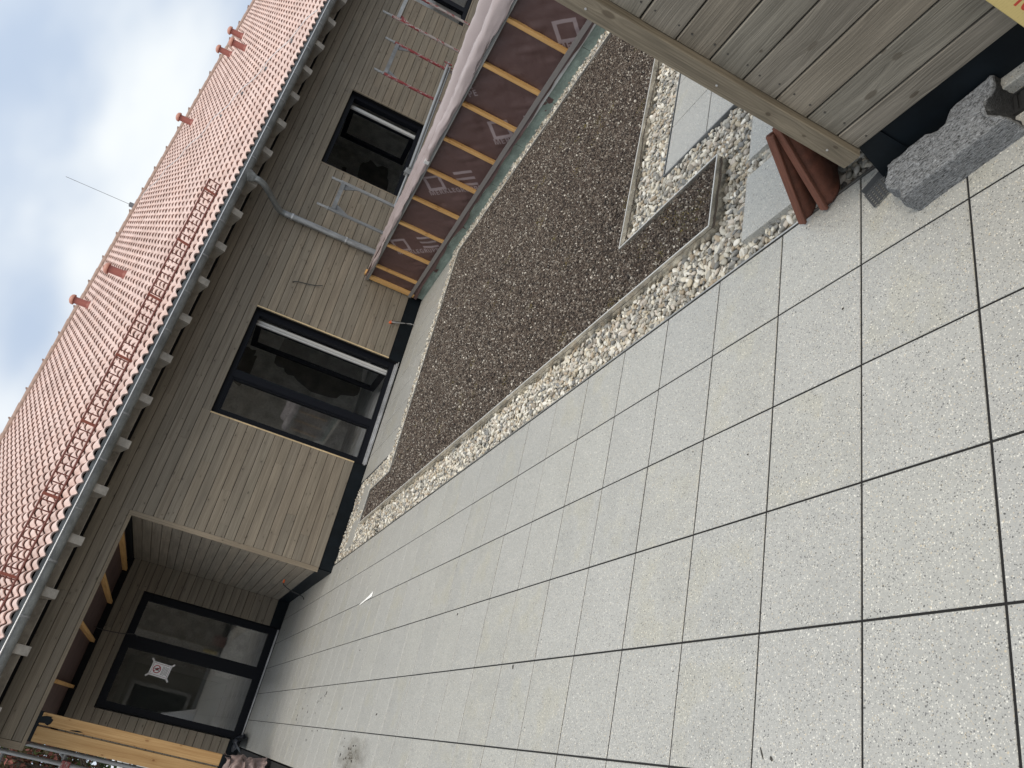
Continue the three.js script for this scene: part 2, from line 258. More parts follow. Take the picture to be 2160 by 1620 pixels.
// ---------------------------------------------------------------- pebbles
const inside = (poly, x, z) => { let c = false; for (let i = 0, j = poly.length - 1; i < poly.length; j = i++) { const [a, b] = poly[i], [d, e] = poly[j]; if ((b > z) !== (e > z) && x < (d - a) * (z - b) / (e - b) + a) c = !c; } return c; };
const BED = [[2.555, -2.415], [3.03, -2.415], [3.03, -3.362], [6.335, -3.362], [6.335, -8.49], [3.0, -8.49], [3.0, -9.385], [2.555, -9.385]];
{
  const base = merge([box(2.216, 6.334, -0.155, -0.075, -10.53, -1.2), box(6.335, 6.66, -0.155, -0.01, -10.53, -1.2), box(2.216, 6.33, -0.16, -0.04, -10.53, -9.4), box(3.01, 6.33, -0.16, -0.04, -9.39, -8.5)]);
  structure(mesh('gravel_base', base, std({ color: C(0.16, 0.15, 0.135), map: gravelMap, roughness: 1 })));
  const vars = [];
  for (let v = 0; v < 5; v++) {
    const g = new THREE.IcosahedronGeometry(1, 2), p = g.attributes.position;
    for (let i = 0; i < p.count; i++) { const a = [p.getX(i), p.getY(i), p.getZ(i)]; const k = 1 + 0.28 * (fbm3(a[0] * 1.1 + v * 9, a[1] * 1.1, a[2] * 1.1 + 4, 2, v) - 0.5) * 2; p.setXYZ(i, a[0] * k, a[1] * k * 0.62, a[2] * k * 0.78); }
    g.computeVertexNormals(); const h = mergeVerticesSmooth(g); vars.push(h);
  }
  const spots = [];
  const taken = (x, z) => (x > 3.40 && z < -8.92) || (x > 3.40 && z > -3.035 && z < -1.44) || inside(BED, x, z);
  const slabAt = (x, z) => [[2.545, -2.02], [3.05, -2.02], [3.03, -9.9], [2.53, -9.9]].some(([a, b]) => Math.abs(x - a) < 0.19 && Math.abs(z - b) < 0.19);
  const near = (x, z) => [[x + 0.012, z], [x - 0.012, z], [x, z + 0.012], [x, z - 0.012]];
  for (let layer = 0; layer < 3; layer++) for (let x = 2.225; x < 6.65; x += 0.021) for (let z = -10.52; z < -1.2; z += 0.021) {
    const a = x + rr(-0.011, 0.011), b = z + rr(-0.011, 0.011); if (taken(a, b) || near(a, b).some((q) => taken(...q)) || slabAt(a, b) || a < 2.226 || (layer === 2 && rnd() < 0.62)) continue;
    const r = 0.0102 + 0.0095 * rnd() ** 1.7; const lv = a > 6.335 ? 0.060 : b < -8.5 ? lerp(0.045, 0.030, sstep(-8.9, -9.2, b)) : a < 2.56 ? 0.030 * sstep(2.24, 2.5, a) : b > -3.4 && a > 3.03 ? 0.030 : 0.018; spots.push([a, [-0.066, -0.050, -0.038][layer] + lv + rr(-0.006, 0.006), b, r]);
  }
  const cols = [[0.60, 0.585, 0.535], [0.44, 0.43, 0.40], [0.34, 0.335, 0.315], [0.24, 0.24, 0.235], [0.50, 0.45, 0.365], [0.37, 0.31, 0.24], [0.70, 0.69, 0.66], [0.28, 0.255, 0.225], [0.50, 0.46, 0.42], [0.19, 0.195, 0.20], [0.66, 0.63, 0.56], [0.40, 0.385, 0.345]];
  const pm = std({ color: 0xffffff, roughness: 0.6 });
  const per = vars.map(() => []); for (const s of spots) per[rnd() * vars.length | 0].push(s);
  const holder = tag(group('river_pebbles'), 'rounded pale and grey pebbles filling the strips around planting bed', 'pebbles', null, 'stuff');
  per.forEach((list, v) => {
    const im = new THREE.InstancedMesh(vars[v], pm, list.length); im.name = 'pebble_layer'; im.userData.kind = 'stuff'; im.castShadow = im.receiveShadow = true;
    const o = new THREE.Object3D(), c = new THREE.Color();
    list.forEach(([x, y, z, r], i) => { o.position.set(x, y, z); o.rotation.set(rr(-0.5, 0.5), rnd() * 6.28, rr(-0.5, 0.5)); o.scale.set(r * rr(0.95, 1.45), r * rr(0.8, 1.1), r * rr(0.85, 1.15)); o.updateMatrix(); im.setMatrixAt(i, o.matrix); const k = cols[Math.min(cols.length - 1, rnd() * cols.length | 0)], w = rr(0.82, 1.12); im.setColorAt(i, c.setRGB(k[0] * w * 0.95, k[1] * w * 0.925, k[2] * w * 0.87)); });
    holder.add(im);
  });
}
function mergeVerticesSmooth(g) { // smooth normals on an unindexed icosahedron
  const p = g.attributes.position, m = new Map(), key = (i) => p.getX(i).toFixed(4) + ',' + p.getY(i).toFixed(4) + ',' + p.getZ(i).toFixed(4), n = g.attributes.normal;
  for (let i = 0; i < p.count; i++) { const k = key(i), v = m.get(k) || [0, 0, 0]; v[0] += n.getX(i); v[1] += n.getY(i); v[2] += n.getZ(i); m.set(k, v); }
  for (let i = 0; i < p.count; i++) { const v = m.get(key(i)), l = Math.hypot(...v); n.setXYZ(i, v[0] / l, v[1] / l, v[2] / l); } return g;
}
// steel strips along the paving edges
{
  const t = tag(group('steel_edge_strip'), 'thin bright steel strip between main paving and pebbles', 'edging');
  for (const [a, b] of [[-10.53, -7.9], [-7.898, -4.9], [-4.898, -1.36]]) mesh('strip_length', box(2.205, 2.213, -0.11, 0.004, a, b), M.steel, t);
  const p = tag(group('steel_edge_strip'), 'thin dark steel strip around the slabs along the house wall', 'edging');
  mesh('strip_length', box(3.408, 6.65, -0.09, 0.002, -8.926, -8.920), M.galvDark, p); mesh('strip_length', box(3.408, 3.415, -0.09, 0.002, -10.53, -8.927), M.galvDark, p);
  const q = tag(group('steel_edge_strip'), 'thin dark steel strip around the slabs behind the near corner', 'edging');
  mesh('strip_length', box(3.398, 6.6, -0.09, 0.003, -3.037, -3.031), M.galvDark, q); mesh('strip_length', box(3.398, 3.405, -0.09, 0.003, -3.030, -1.46), M.galvDark, q);
}
// ---------------------------------------------------------------- planting bed
{
  const bed = tag(group('planting_bed'), 'raised bed of dark brown lava substrate with metal edging and moss tufts', 'planting bed');
  const gx = 2.55, gz = -9.4, W = 3.8, D = 7.0, st = 0.025, nx = Math.round(W / st), nz = Math.round(D / st), P = [], UV = [], I = [], idx = new Int32Array((nx + 1) * (nz + 1)).fill(-1);
  const H = (x, z) => 0.020 + 0.017 * (fbm2(x * 2.2, z * 2.2, 3, 3) - 0.5) * 2 + 0.010 * (noise2(x * 46, z * 46, 9) - 0.5);
  const near = (x, z) => inside(BED, clamp(x, 2.556, 6.334), clamp(z, -9.384, -2.416));
  const v = (i, j) => { const k = j * (nx + 1) + i; if (idx[k] < 0) { const x = gx + i * st, z = gz + j * st; idx[k] = P.length / 3; P.push(x, H(x, z), z); UV.push(x / 0.9, z / 0.9); } return idx[k]; };
  for (let j = 0; j < nz; j++) for (let i = 0; i < nx; i++) { const x = gx + (i + 0.5) * st, z = gz + (j + 0.5) * st; if (!near(x, z)) continue; const a = v(i, j), b = v(i + 1, j), c = v(i + 1, j + 1), d = v(i, j + 1); I.push(a, d, c, a, c, b); }
  const g = new THREE.BufferGeometry(); g.setAttribute('position', new THREE.Float32BufferAttribute(P, 3)); g.setAttribute('uv', new THREE.Float32BufferAttribute(UV, 2)); g.setIndex(I); g.computeVertexNormals();
  mesh('substrate', g, std({ map: gravelMap, color: C(0.72, 0.63, 0.55), roughness: 1 }), bed);
  // loose grains
  const gg = [new THREE.IcosahedronGeometry(1, 0), new THREE.DodecahedronGeometry(1, 0)];
  gg.forEach((q) => { const p = q.attributes.position; const mm = new Map(); for (let i = 0; i < p.count; i++) { const k = p.getX(i).toFixed(3) + p.getY(i).toFixed(3) + p.getZ(i).toFixed(3); if (!mm.has(k)) mm.set(k, rr(0.72, 1.18)); const s = mm.get(k); p.setXYZ(i, p.getX(i) * s, p.getY(i) * s * 0.8, p.getZ(i) * s); } q.computeVertexNormals(); });
  const gm = std({ color: 0xffffff, roughness: 0.95 });
  const cols = [[0.050, 0.038, 0.031], [0.084, 0.065, 0.051], [0.028, 0.022, 0.019], [0.118, 0.092, 0.072], [0.066, 0.046, 0.035], [0.155, 0.128, 0.103]];
  gg.forEach((q, k) => {
    const N = k ? 70000 : 110000, im = new THREE.InstancedMesh(q, gm, N); im.name = 'substrate_grain'; im.userData.kind = 'stuff'; im.castShadow = im.receiveShadow = true;
    const o = new THREE.Object3D(), c = new THREE.Color();
    for (let i = 0; i < N;) { const x = rr(2.562, 6.328), z = -2.42 - 6.95 * rnd() ** 1.25; if (!near(x, z) || !inside(BED, x, z)) continue; const r = rr(0.0032, 0.0072) * (rnd() < 0.06 ? 1.6 : 1) * (1 + 0.06 * (-z - 2)); o.position.set(x, H(x, z) + r * rr(0.0, 0.9), z); o.rotation.set(rnd() * 6, rnd() * 6, rnd() * 6); o.scale.set(r * rr(0.8, 1.3), r * rr(0.7, 1.1), r); o.updateMatrix(); im.setMatrixAt(i, o.matrix); const t = rnd(); let w = rr(0.7, 1.3), u = cols[rnd() * cols.length | 0]; if (t > 0.958) { u = [0.46, 0.425, 0.37]; } else if (t > 0.88) u = [0.22, 0.195, 0.165]; im.setColorAt(i, c.setRGB(u[0] * w, u[1] * w, u[2] * w)); i++; }
    bed.add(im);
  });
  // moss and sprouting sedum in loose patches
  const bl = new THREE.ConeGeometry(0.35, 1, 4, 1); bl.translate(0, 0.5, 0); const N = 15000, im = new THREE.InstancedMesh(bl, std({ color: 0xffffff, roughness: 0.95 }), N); im.name = 'moss_tuft'; im.userData.kind = 'stuff';
  const o = new THREE.Object3D(), c = new THREE.Color(); const cen = []; while (cen.length < 46) { const x = rr(2.6, 5.6), z = -2.45 - 6.4 * rnd() ** 1.1; if (inside(BED, x, z)) cen.push([x, z, rr(0.03, 0.10)]); }
  cen.push([2.75, -2.62, 0.10], [2.85, -2.75, 0.08], [2.68, -2.9, 0.07], [2.9, -3.1, 0.06], [3.5, -4.3, 0.08], [3.1, -6.2, 0.09]);
  for (let i = 0; i < N;) { const [cx, cz, cr] = cen[rnd() * cen.length | 0]; const a = rnd() * 6.28, r = cr * Math.sqrt(-Math.log(1 - rnd() * 0.98)) * 0.75; const x = cx + Math.cos(a) * r, z = cz + Math.sin(a) * r; if (!inside(BED, x, z)) { i++; continue; } const s = rr(0.005, 0.015); o.position.set(x, H(x, z) - 0.001, z); o.rotation.set(rr(-0.8, 0.8), rnd() * 6, rr(-0.8, 0.8)); o.scale.set(s * 0.55, s, s * 0.55); o.updateMatrix(); im.setMatrixAt(i, o.matrix); const t = rnd(); const u = t < 0.4 ? [0.17, 0.135, 0.05] : t < 0.7 ? [0.12, 0.12, 0.045] : t < 0.9 ? [0.20, 0.135, 0.06] : [0.28, 0.24, 0.05]; const w = rr(0.6, 1.25); im.setColorAt(i, c.setRGB(u[0] * w, u[1] * w, u[2] * w)); i++; }
  bed.add(im);
  for (let i = 0; i < BED.length; i++) {
    const [a, b] = BED[i], [d, e] = BED[(i + 1) % BED.length], t = 0.0025, top = 0.05;
    const g = (y0, y1, t) => a === d ? box(a - t, a + t, y0, y1, Math.min(b, e), Math.max(b, e)) : box(Math.min(a, d) + t, Math.max(a, d) - t, y0, y1 - 0.0005, b - t, b + t);
    const es = mesh('edging_strip', g(-0.1, top - 0.004, t), M.edging, bed); mesh('folded_lip', g(top - 0.004, top, 0.0031), M.lip, es);
  }
}
// ---------------------------------------------------------------- the long timber house
const ZF = -10.54, PL = 0.02, Y0 = 0.18;
const house = tag(group('timber_house', [0, 0, 0]), 'long timber-clad house with red tiled roof across the far end of terrace', 'house');
house.rotation.z = 0.0070; house.position.y = -0.0147;   // the terrace falls slightly against the house
const pick = (a) => a[rnd() * a.length | 0];
const cutRects = (x0, x1, y0, y1, holes) => { let L = [[x0, x1, y0, y1]]; for (const [a, b, c, d] of holes) { const N = []; for (const [p, q, r, s] of L) { if (b <= p || a >= q || d <= r || c >= s) { N.push([p, q, r, s]); continue; } if (a > p) N.push([p, a, r, s]); if (b < q) N.push([b, q, r, s]); const u = Math.max(a, p), w = Math.min(b, q); if (c > r) N.push([u, w, r, c]); if (d < s) N.push([u, w, d, s]); } L = N; } return L.filter((r) => r[1] - r[0] > 0.005 && r[3] - r[2] > 0.008); };
function woodUV(g, grain) { return uvBox(g, grain, 1 / 4, 1 / (8 * BH), rnd(), Math.floor(rnd() * 8) / 8 + 0.5 / 80); }
function clad(parent, along, rows, l0, l1, face, holes, maxLen = 4.6, mats = M.far, uvf = woodUV, yTop = 9) { // planks of one wall face
  for (let k = 0; k < rows; k++) {
    const y0 = Y0 + BH * k, y1 = Math.min(y0 + BH - 0.006, yTop); if (y1 - y0 < 0.02) break;
    const cuts = [l0]; let c = l0 + rr(1.2, maxLen); while (c < l1 - 0.8) { cuts.push(c); c += rr(2.6, maxLen); } cuts.push(l1);
    for (let i = 0; i + 1 < cuts.length; i++) for (const [a, b, p, q] of cutRects(cuts[i], cuts[i + 1] - (i + 2 < cuts.length ? 0.0015 : 0), y0, y1, holes)) {
      const g = plank(along, a, b, p, q, face - PL, face, 0.0035); const vy = rnd() * 8 | 0;
      const uv = uvf(g, along); const A = uv.attributes.uv; for (let t = 0; t < A.count; t++) A.setY(t, A.getY(t) - (p % BH) / (8 * BH) * 0);
      const m = mesh('plank', uv, pick(mats), parent); m.position[along === 'x' ? 'z' : 'x'] += rr(-0.0007, 0.0007);
    }
  }
}
// openings of the front: [x0, x1, y0, y1]
const DOOR = [3.69, 5.445, -0.2, 2.245], WIN1 = [8.375, 10.105, 0.88, 2.248], WIN2 = [12.89, 14.62, 0.85, 2.248], REC = [-0.66, 2.062, -0.2, 2.60];
const HX1 = 21.5, TOP = 3.06;
{
  const zc = ZF - PL - 0.006;
  // core of the front wall with its openings, behind the planks
  const wall = mesh('wall', merge(cutRects(-0.64, HX1, -0.44, 3.12, [DOOR, WIN1, WIN2, [-0.7, 2.14, -0.5, 2.64]]).map(([a, b, c, d]) => box(a, b, c, d, zc - 0.26, zc))), M.blackFoil, house);
  clad(wall, 'x', 23, -0.575, HX1, ZF, [DOOR, WIN1, WIN2, [-0.7, 2.125, -0.2, 2.645]], 4.6, M.far, woodUV, 3.002);
  // trim boards of the lintel and the recess corner
  mesh('trim_board', woodUV(box(-0.655, 2.062, 2.598, 2.640, ZF - 0.024, ZF + 0.004), 'x'), M.trim, wall);
  mesh('trim_board', woodUV(box(2.062, 2.122, 0.185, 2.640, ZF - 0.024, ZF + 0.006), 'y'), M.trim, wall);
  mesh('trim_board', woodUV(box(-0.655, -0.58, 2.641, 3.002, ZF - 0.024, ZF + 0.004), 'y'), M.trim, wall);
  for (const [x, y0, y1] of [[10.112, 0.88, 2.248], [12.872, 0.85, 2.248], [8.355, 0.88, 2.248]]) mesh('reveal_board', woodUV(box(x, x + 0.016, y0, y1, ZF - 0.09, ZF + 0.003), 'y'), M.trim, wall);
  for (const x of [3.674, 5.447]) mesh('reveal_board', box(x, x + 0.018, 0.18, 2.243, ZF - 0.09, ZF + 0.003), M.paleEdge, wall);
  // black plinth membrane below the cladding
  mesh('plinth', merge([box(2.112, 3.68, -0.1, 0.185, ZF - 0.03, ZF - 0.012), box(5.45, HX1, -0.1, 0.185, ZF - 0.03, ZF - 0.012)]), M.bitumen, wall);
}
{ // recessed entrance: right cheek, back wall, open ceiling
  const ZB = -14.06;
  const side = mesh('recess_side_wall', box(2.135, 2.40, -0.44, 3.0, ZB - 0.3, ZF - 0.3), M.blackFoil, house);
  clad(side, 'z', 19, ZB, ZF - 0.03, -2.108, [], 9, M.far, woodUV, 2.62);
  mesh('plinth', box(2.105, 2.118, -0.1, 0.185, ZB - 0.01, ZF - 0.012), M.bitumen, side);
  const back = mesh('recess_back_wall', merge(cutRects(-0.62, 2.4, -0.44, 3.0, [[-0.12, 1.66, -0.2, 2.262]]).map(([a, b, c, d]) => box(a, b, c, d, ZB - 0.30, ZB - PL - 0.006))), M.blackFoil, house);
  clad(back, 'x', 19, -0.62, 2.106, ZB, [[-0.125, 1.665, -0.3, 2.262]], 9, M.far, woodUV, 2.60);
  mesh('plinth', merge([box(1.665, 2.10, -0.1, 0.185, ZB - 0.02, ZB - 0.008), box(-0.62, -0.125, -0.1, 0.185, ZB - 0.02, ZB - 0.008)]), M.bitumen, back);
  const ceil = mesh('recess_ceiling', box(-0.66, 2.13, 2.70, 2.74, ZB, ZF - 0.3), M.membraneTail, house);
  for (const x of [1.90, 1.36, 0.76, 0.08]) mesh('ceiling_batten', uvBox(box(x - 0.022, x + 0.022, 2.635, 2.698, ZB + 0.02, ZF - 0.28), 'z', 1 / 3, 1 / 0.4, rnd(), rnd()), pick(M.pine), ceil);
  mesh('ceiling_edge', merge([box(-0.62, 2.1, 2.603, 2.695, ZB + 0.001, ZB + 0.018), box(2.07, 2.104, 2.622, 2.698, ZB + 0.02, ZF - 0.3)]), M.blackFoil, ceil);
  mesh('loose_cable', tube([[0.93, 2.69, -13.6], [0.94, 2.58, -13.97], [0.96, 2.33, -14.03], [1.0, 2.14, -14.04], [0.97, 2.08, -14.05]], 0.006, 24, 6), M.wire, back);
  mesh('loose_cable', tube([[2.108, 0.40, -12.05], [2.04, 0.40, -12.05], [2.00, 0.28, -12.1], [1.97, 0.06, -12.16], [1.94, 0.02, -12.2]], 0.008, 20, 6), M.wire, side);
  const cap = mesh('cable_sleeve', rod([2.108, 0.405, -12.05], [2.06, 0.405, -12.05], 0.014), M.orange, side);
}
// glazed frames. rect: outer [x0,x1,y0,y1], zf: front face of the frame
const frameOf = (x0, x1, y0, y1, w, z0, z1) => merge([box(x0, x0 + w, y0, y1, z0, z1), box(x1 - w, x1, y0, y1, z0, z1), box(x0 + w, x1 - w, y1 - w, y1, z0, z1), box(x0 + w, x1 - w, y0, y0 + w, z0, z1)]);
const paneOf = (x0, x1, y0, y1, z) => box(x0, x1, y0, y1, z - 0.003, z + 0.003);
function sash(parent, hx, hz, w, y0, y1, ang) { // casement hinged at the right, swung into the room
  const s = group('open_sash', [hx, 0, hz], parent), t = 0.062;
  s.rotation.y = -ang;
  const piece = (n, g, m) => mesh(n, g, m, s);
  piece('sash_frame', frameOf(-w, 0, y0, y1, 0.085, -t, 0), M.anthracite);
  piece('pane', paneOf(-w + 0.085, -0.085, y0 + 0.085, y1 - 0.085, -t / 2), M.glass);
  piece('sash_edge', box(-w + 0.01, -0.012, y0 + 0.012, y0 + 0.02, -t - 0.012, -t - 0.002), M.white);
  return s;
}
{ // open door of the front wall
  const d = group('glazed_door', [0, 0, 0], house), z0 = ZF - 0.19, z1 = ZF - 0.085, [x0, x1] = [3.70, 5.437];
  mesh('frame', merge([frameOf(x0, x1, 0.035, 2.242, 0.078, z0, z1), box(4.31, 4.43, 0.113, 2.164, z0, z1)]), M.anthracite, d);
  mesh('fixed_sash', frameOf(3.779, 4.309, 0.115, 2.162, 0.022, z0 + 0.01, z1 - 0.015), M.anthracite, d);
  mesh('pane', paneOf(3.801, 4.287, 0.137, 2.14, z0 + 0.05), M.glass, d);
  mesh('hinge_edge', merge([box(5.29, 5.335, 0.10, 2.16, z0 - 0.012, z0 - 0.004), box(5.254, 5.272, 0.10, 2.165, z0 - 0.02, z0 + 0.02)]), M.white, d);
  mesh('threshold_rail', merge([box(3.72, 5.42, 0.036, 0.05, z1, z1 + 0.02), box(3.70, 5.44, 0.004, 0.034, z1 + 0.002, ZF - 0.04), box(3.70, 5.44, 0.004, 0.016, ZF - 0.038, ZF + 0.02)]), M.alu, d);
  sash(d, 5.262, z0 - 0.02, 0.86, 0.10, 2.165, -Math.PI / 2 + 0.06).rotation.y = Math.PI / 2 - 0.05 + Math.PI;
}
for (const [W, n, swing] of [[WIN1, 1, true], [WIN2, 2, false]]) { // windows behind the membrane wall
  const d = group('glazed_window', [0, 0, 0], house), z0 = ZF - 0.19, z1 = ZF - 0.085, [x0, x1, y0, y1] = [W[0] + 0.006, W[1] - 0.006, W[2] + 0.004, W[3] - 0.004], xm = n === 1 ? x0 + 0.72 : x0 + 0.55;
  mesh('frame', merge([frameOf(x0, x1, y0, y1, 0.075, z0, z1), ...(n === 1 ? [] : [box(xm - 0.06, xm + 0.06, y0 + 0.075, y1 - 0.075, z0, z1)])]), M.anthracite, d);
  if (n === 2) { mesh('pane', paneOf(x0 + 0.09, xm - 0.07, y0 + 0.09, y1 - 0.09, z0 + 0.05), M.glass, d); mesh('pane', paneOf(xm + 0.07, x1 - 0.09, y0 + 0.09, y1 - 0.09, z0 + 0.05), M.glass, d); }
  else {
    mesh('hinge_edge', merge([box(9.915, 9.955, y0 + 0.06, y1 - 0.07, z0 - 0.012, z0 - 0.004), box(9.876, 9.892, y0 + 0.06, y1 - 0.07, z0 - 0.02, z0 + 0.02)]), M.white, d);
    sash(d, 9.885, z0 - 0.02, 0.84, y0 + 0.06, y1 - 0.06, 0).rotation.y = Math.PI / 2 - 0.05 + Math.PI;
  }
}
{ // glazed entrance at the back of the recess
  const d = group('glazed_entrance', [0, 0, 0], house), z0 = -14.20, z1 = -14.10;
  mesh('frame', merge([frameOf(-0.11, 1.65, 0.04, 2.255, 0.11, z0, z1), box(0.80, 0.995, 0.15, 2.145, z0, z1), box(-0.12, 1.66, 0.0, 0.039, z0, z1 - 0.002)]), M.anthracite, d);
  mesh('pane', paneOf(0.0, 0.80, 0.15, 2.145, z0 + 0.06), M.glass, d); mesh('pane', paneOf(0.995, 1.54, 0.15, 2.145, z0 + 0.06), M.glass, d);
  mesh('threshold_rail', merge([box(-0.1, 1.64, 0.012, 0.028, z1 + 0.002, z1 + 0.012), box(-0.1, 1.64, 0.004, 0.018, z1 + 0.018, z1 + 0.026), box(-0.1, 1.64, 0.004, 0.012, z1 + 0.032, z1 + 0.044)]), M.alu, d);
}
{ // rooms behind the glass
  const zc = ZF - 0.30, zb = -14.2;
  mesh('interior_wall', merge([box(2.41, HX1, -0.4, 3.0, zb - 0.2, zb), box(2.41, 2.5, -0.4, 3.0, zb, zc), box(7.4, 7.5, -0.4, 3.0, zb, zc), box(11.9, 12.0, -0.4, 3.0, zb, zc), box(HX1 - 0.2, HX1, -0.4, 3.0, zb, zc), box(-0.62, 2.4, -0.4, 3.0, -19.2, -19), box(-0.62, -0.5, -0.4, 3.0, -19, -14.37), box(2.41, 2.6, -0.4, 3.0, -19.2, zb - 0.2)]), M.plaster, house);
  mesh('interior_floor', merge([box(2.5, HX1, -0.4, 0.0, zb, zc + 0.10), box(-0.5, 2.4, -0.4, 0.01, -19, -14.21)]), M.screed, house);
  mesh('interior_ceiling', merge([box(2.41, HX1, 2.64, 2.72, zb, zc - 0.001), box(-0.62, 2.41, 2.64, 2.72, -19, -14.37)]), M.plaster, house);
  // ragged patches of fresh dark filler on the bare walls
  const blob = (cx, cy, w, h, z) => { const s = new THREE.Shape(), n = 40; for (let i = 0; i < n; i++) { const a = i / n * 6.283, k = 1 + 0.16 * (noise2(i * 0.6, cx * 9, 3) - 0.5) * 2, x = cx + Math.sign(Math.cos(a)) * Math.abs(Math.cos(a)) ** 0.5 * w * k, y = cy + Math.sign(Math.sin(a)) * Math.abs(Math.sin(a)) ** 0.5 * h * k; i ? s.lineTo(x, y) : s.moveTo(x, y); } const g = new THREE.ExtrudeGeometry(s, { depth: 0.004, bevelEnabled: false }); g.translate(0, 0, z); return g; };
  mesh('plaster_patch', merge([blob(6.85, 0.9, 0.75, 0.85, zb), blob(6.0, 2.3, 0.4, 0.2, zb), blob(11.2, 1.3, 0.7, 0.35, zb), blob(11.3, 1.95, 0.1, 0.05, zb), blob(11.0, 2.0, 0.08, 0.05, zb)]), M.plasterDark, house);
  const idoor = group('inner_door', [0, 0, 0], house);
  mesh('frame', frameOf(-0.3, 0.95, 0.01, 2.2, 0.12, -18.99, -18.9), std({ color: C(0.55, 0.56, 0.52), roughness: 0.6 }), idoor);
  mesh('leaf', box(-0.18, 0.83, 0.02, 2.08, -18.99, -18.95), std({ color: C(0.36, 0.39, 0.35), roughness: 0.6 }), idoor);
}
// ---------------------------------------------------------------- roof
const AL = 20.28 * Math.PI / 180, EZ = -9.955, EY = 3.150, RX0 = -1.0, RX1 = 21.6, GA = 0.32, WV = 0.149;
const up = new THREE.Vector3(0, Math.sin(AL), -Math.cos(AL)), nrm = new THREE.Vector3(0, Math.cos(AL), Math.sin(AL));
const onRoof = (x, l, o = 0) => new THREE.Vector3(x, EY, EZ).addScaledVector(up, l).addScaledVector(nrm, o);
const NC = 27, RIDGE = NC * GA + 0.02;
{
  const roof = group('roof', [0, 0, 0], house);
  { // deck, rear slope and gable triangle
    const a = onRoof(0, 0.10, -0.03), b = onRoof(0, RIDGE, -0.02), c = onRoof(0, RIDGE, -0.16), d = onRoof(0, 0.10, -0.05);
    mesh('roof_deck', prism([[a.y, a.z], [b.y, b.z], [c.y, c.z], [d.y, d.z]], RX0 + 0.04, RX1, 'yzx'), M.blackFoil, roof);
    const e = b.z * 2 - a.z; mesh('rear_slope', prism([[b.y, b.z - 0.02], [a.y, e], [a.y - 0.12, e], [c.y, c.z - 0.02]], RX0, RX1, 'yzx'), M.tile[0], roof);
    mesh('gable_wall', merge([prism([[2.75, -14.4], [2.75, -26], [3.2, -26], [b.y - 0.25, b.z], [3.9, -12.2], [3.15, -10.9], [2.75, -10.9]], -0.64, -0.5, 'yzx'), box(-0.64, -0.5, -0.4, 2.75, -26, -19.2), box(-0.64, HX1, -0.4, 3.1, -26.2, -26)]), M.far[0], roof);
  }
  // one S-shaped clay tile with two rolls, drawn from its lower edge upwards
  const TW = WV * 2, wave = (u) => { const t = (u / WV) % 1; return 0.0235 * (1 - Math.cos(2 * Math.PI * t + 0.5 * Math.sin(2 * Math.PI * t))); };
  const tileGeo = (n, lift, jit) => {
    const P = [], L = GA + 0.06, th = 0.013, tri = (...v) => { for (const w of v) P.push(...w); };
    const pt = (u, s, top) => [u - TW / 2, wave(u) + (1 - s) * lift - (top ? 0 : th), -s * L];   // local: x along the eave, y off the roof, -z up the slope
    const ov = 0.012;
    for (let i = 0; i < n; i++) { const a = i / n * (TW + ov), b = (i + 1) / n * (TW + ov); const m = 0.05;
      const A = pt(a, m, true), B = pt(b, m, true), Cc = pt(b, 1, true), D = pt(a, 1, true); tri(A, B, Cc, A, Cc, D);
      const r = (u) => { const q = pt(u, 0, true); q[1] -= 0.006; return q; };
      const E1 = r(a), E2 = r(b); tri(E1, E2, B, E1, B, A);
      const F1 = pt(a, 0, false), F2 = pt(b, 0, false); F1[1] -= 0.004; F2[1] -= 0.004; F1[2] -= 0.002; F2[2] -= 0.002; const G1 = pt(a, 0.12, false), G2 = pt(b, 0.12, false); G1[1] -= 0.020; G2[1] -= 0.020; tri(G1, G2, F2, G1, F2, F1); tri(F1, F2, E2, F1, E2, E1); }
    const e0 = pt(TW + ov, 0, true), e1 = pt(TW + ov, 1, true), e2 = pt(TW + ov, 1, false), e3 = pt(TW + ov, 0, false); tri(e0, e3, e2, e0, e2, e1);
    const g = new THREE.BufferGeometry(); g.setAttribute('position', new THREE.Float32BufferAttribute(P, 3)); g.computeVertexNormals();
    // smooth the rolls: average the normals across the width on the upper skin
    const p = g.attributes.position, nn = g.attributes.normal; for (let i = 0; i < p.count; i++) if (nn.getY(i) > 0.5) { const u = p.getX(i) + TW / 2, d = (wave(u + 0.002) - wave(u - 0.002)) / 0.004, s = -p.getZ(i) / L, k = s < 0.02 ? 0.55 : s < 0.08 ? 0.18 : -lift / L * -1; const v = new THREE.Vector3(-d, 1, s < 0.08 ? k : lift / L).normalize(); nn.setXYZ(i, v.x, v.y, v.z); }
    return uvBox(g);
  };
  const nearGeo = [tileGeo(24, 0.042), tileGeo(24, 0.045)], farGeo = tileGeo(14, 0.043);
  const rot = new THREE.Quaternion().setFromAxisAngle(new THREE.Vector3(1, 0, 0), AL);
  const cells = []; const cols = Math.ceil((RX1 - RX0) / TW);
  for (let k = 0; k < NC; k++) for (let c = 0; c < cols; c++) { const x = 7.068 - 0.0 + (c - 27) * TW, p = onRoof(x, k * GA); if (x < RX0 || x > RX1) continue; const v = p.clone().project(camera), d = p.distanceTo(camera.position); cells.push({ x, k, p, d: d + (Math.abs(v.x) > 1.05 || Math.abs(v.y) > 1.05 ? 100 : 0) }); }
  cells.sort((a, b) => a.d - b.d);
  cells.slice(0, 300).forEach(({ p }) => { const m = mesh('roof_tile', nearGeo[rnd() * 2 | 0], pick(M.tile), roof); m.position.copy(p).addScaledVector(nrm, rr(-0.002, 0.002)); m.quaternion.copy(rot); m.rotateY(rr(-0.006, 0.006)); });
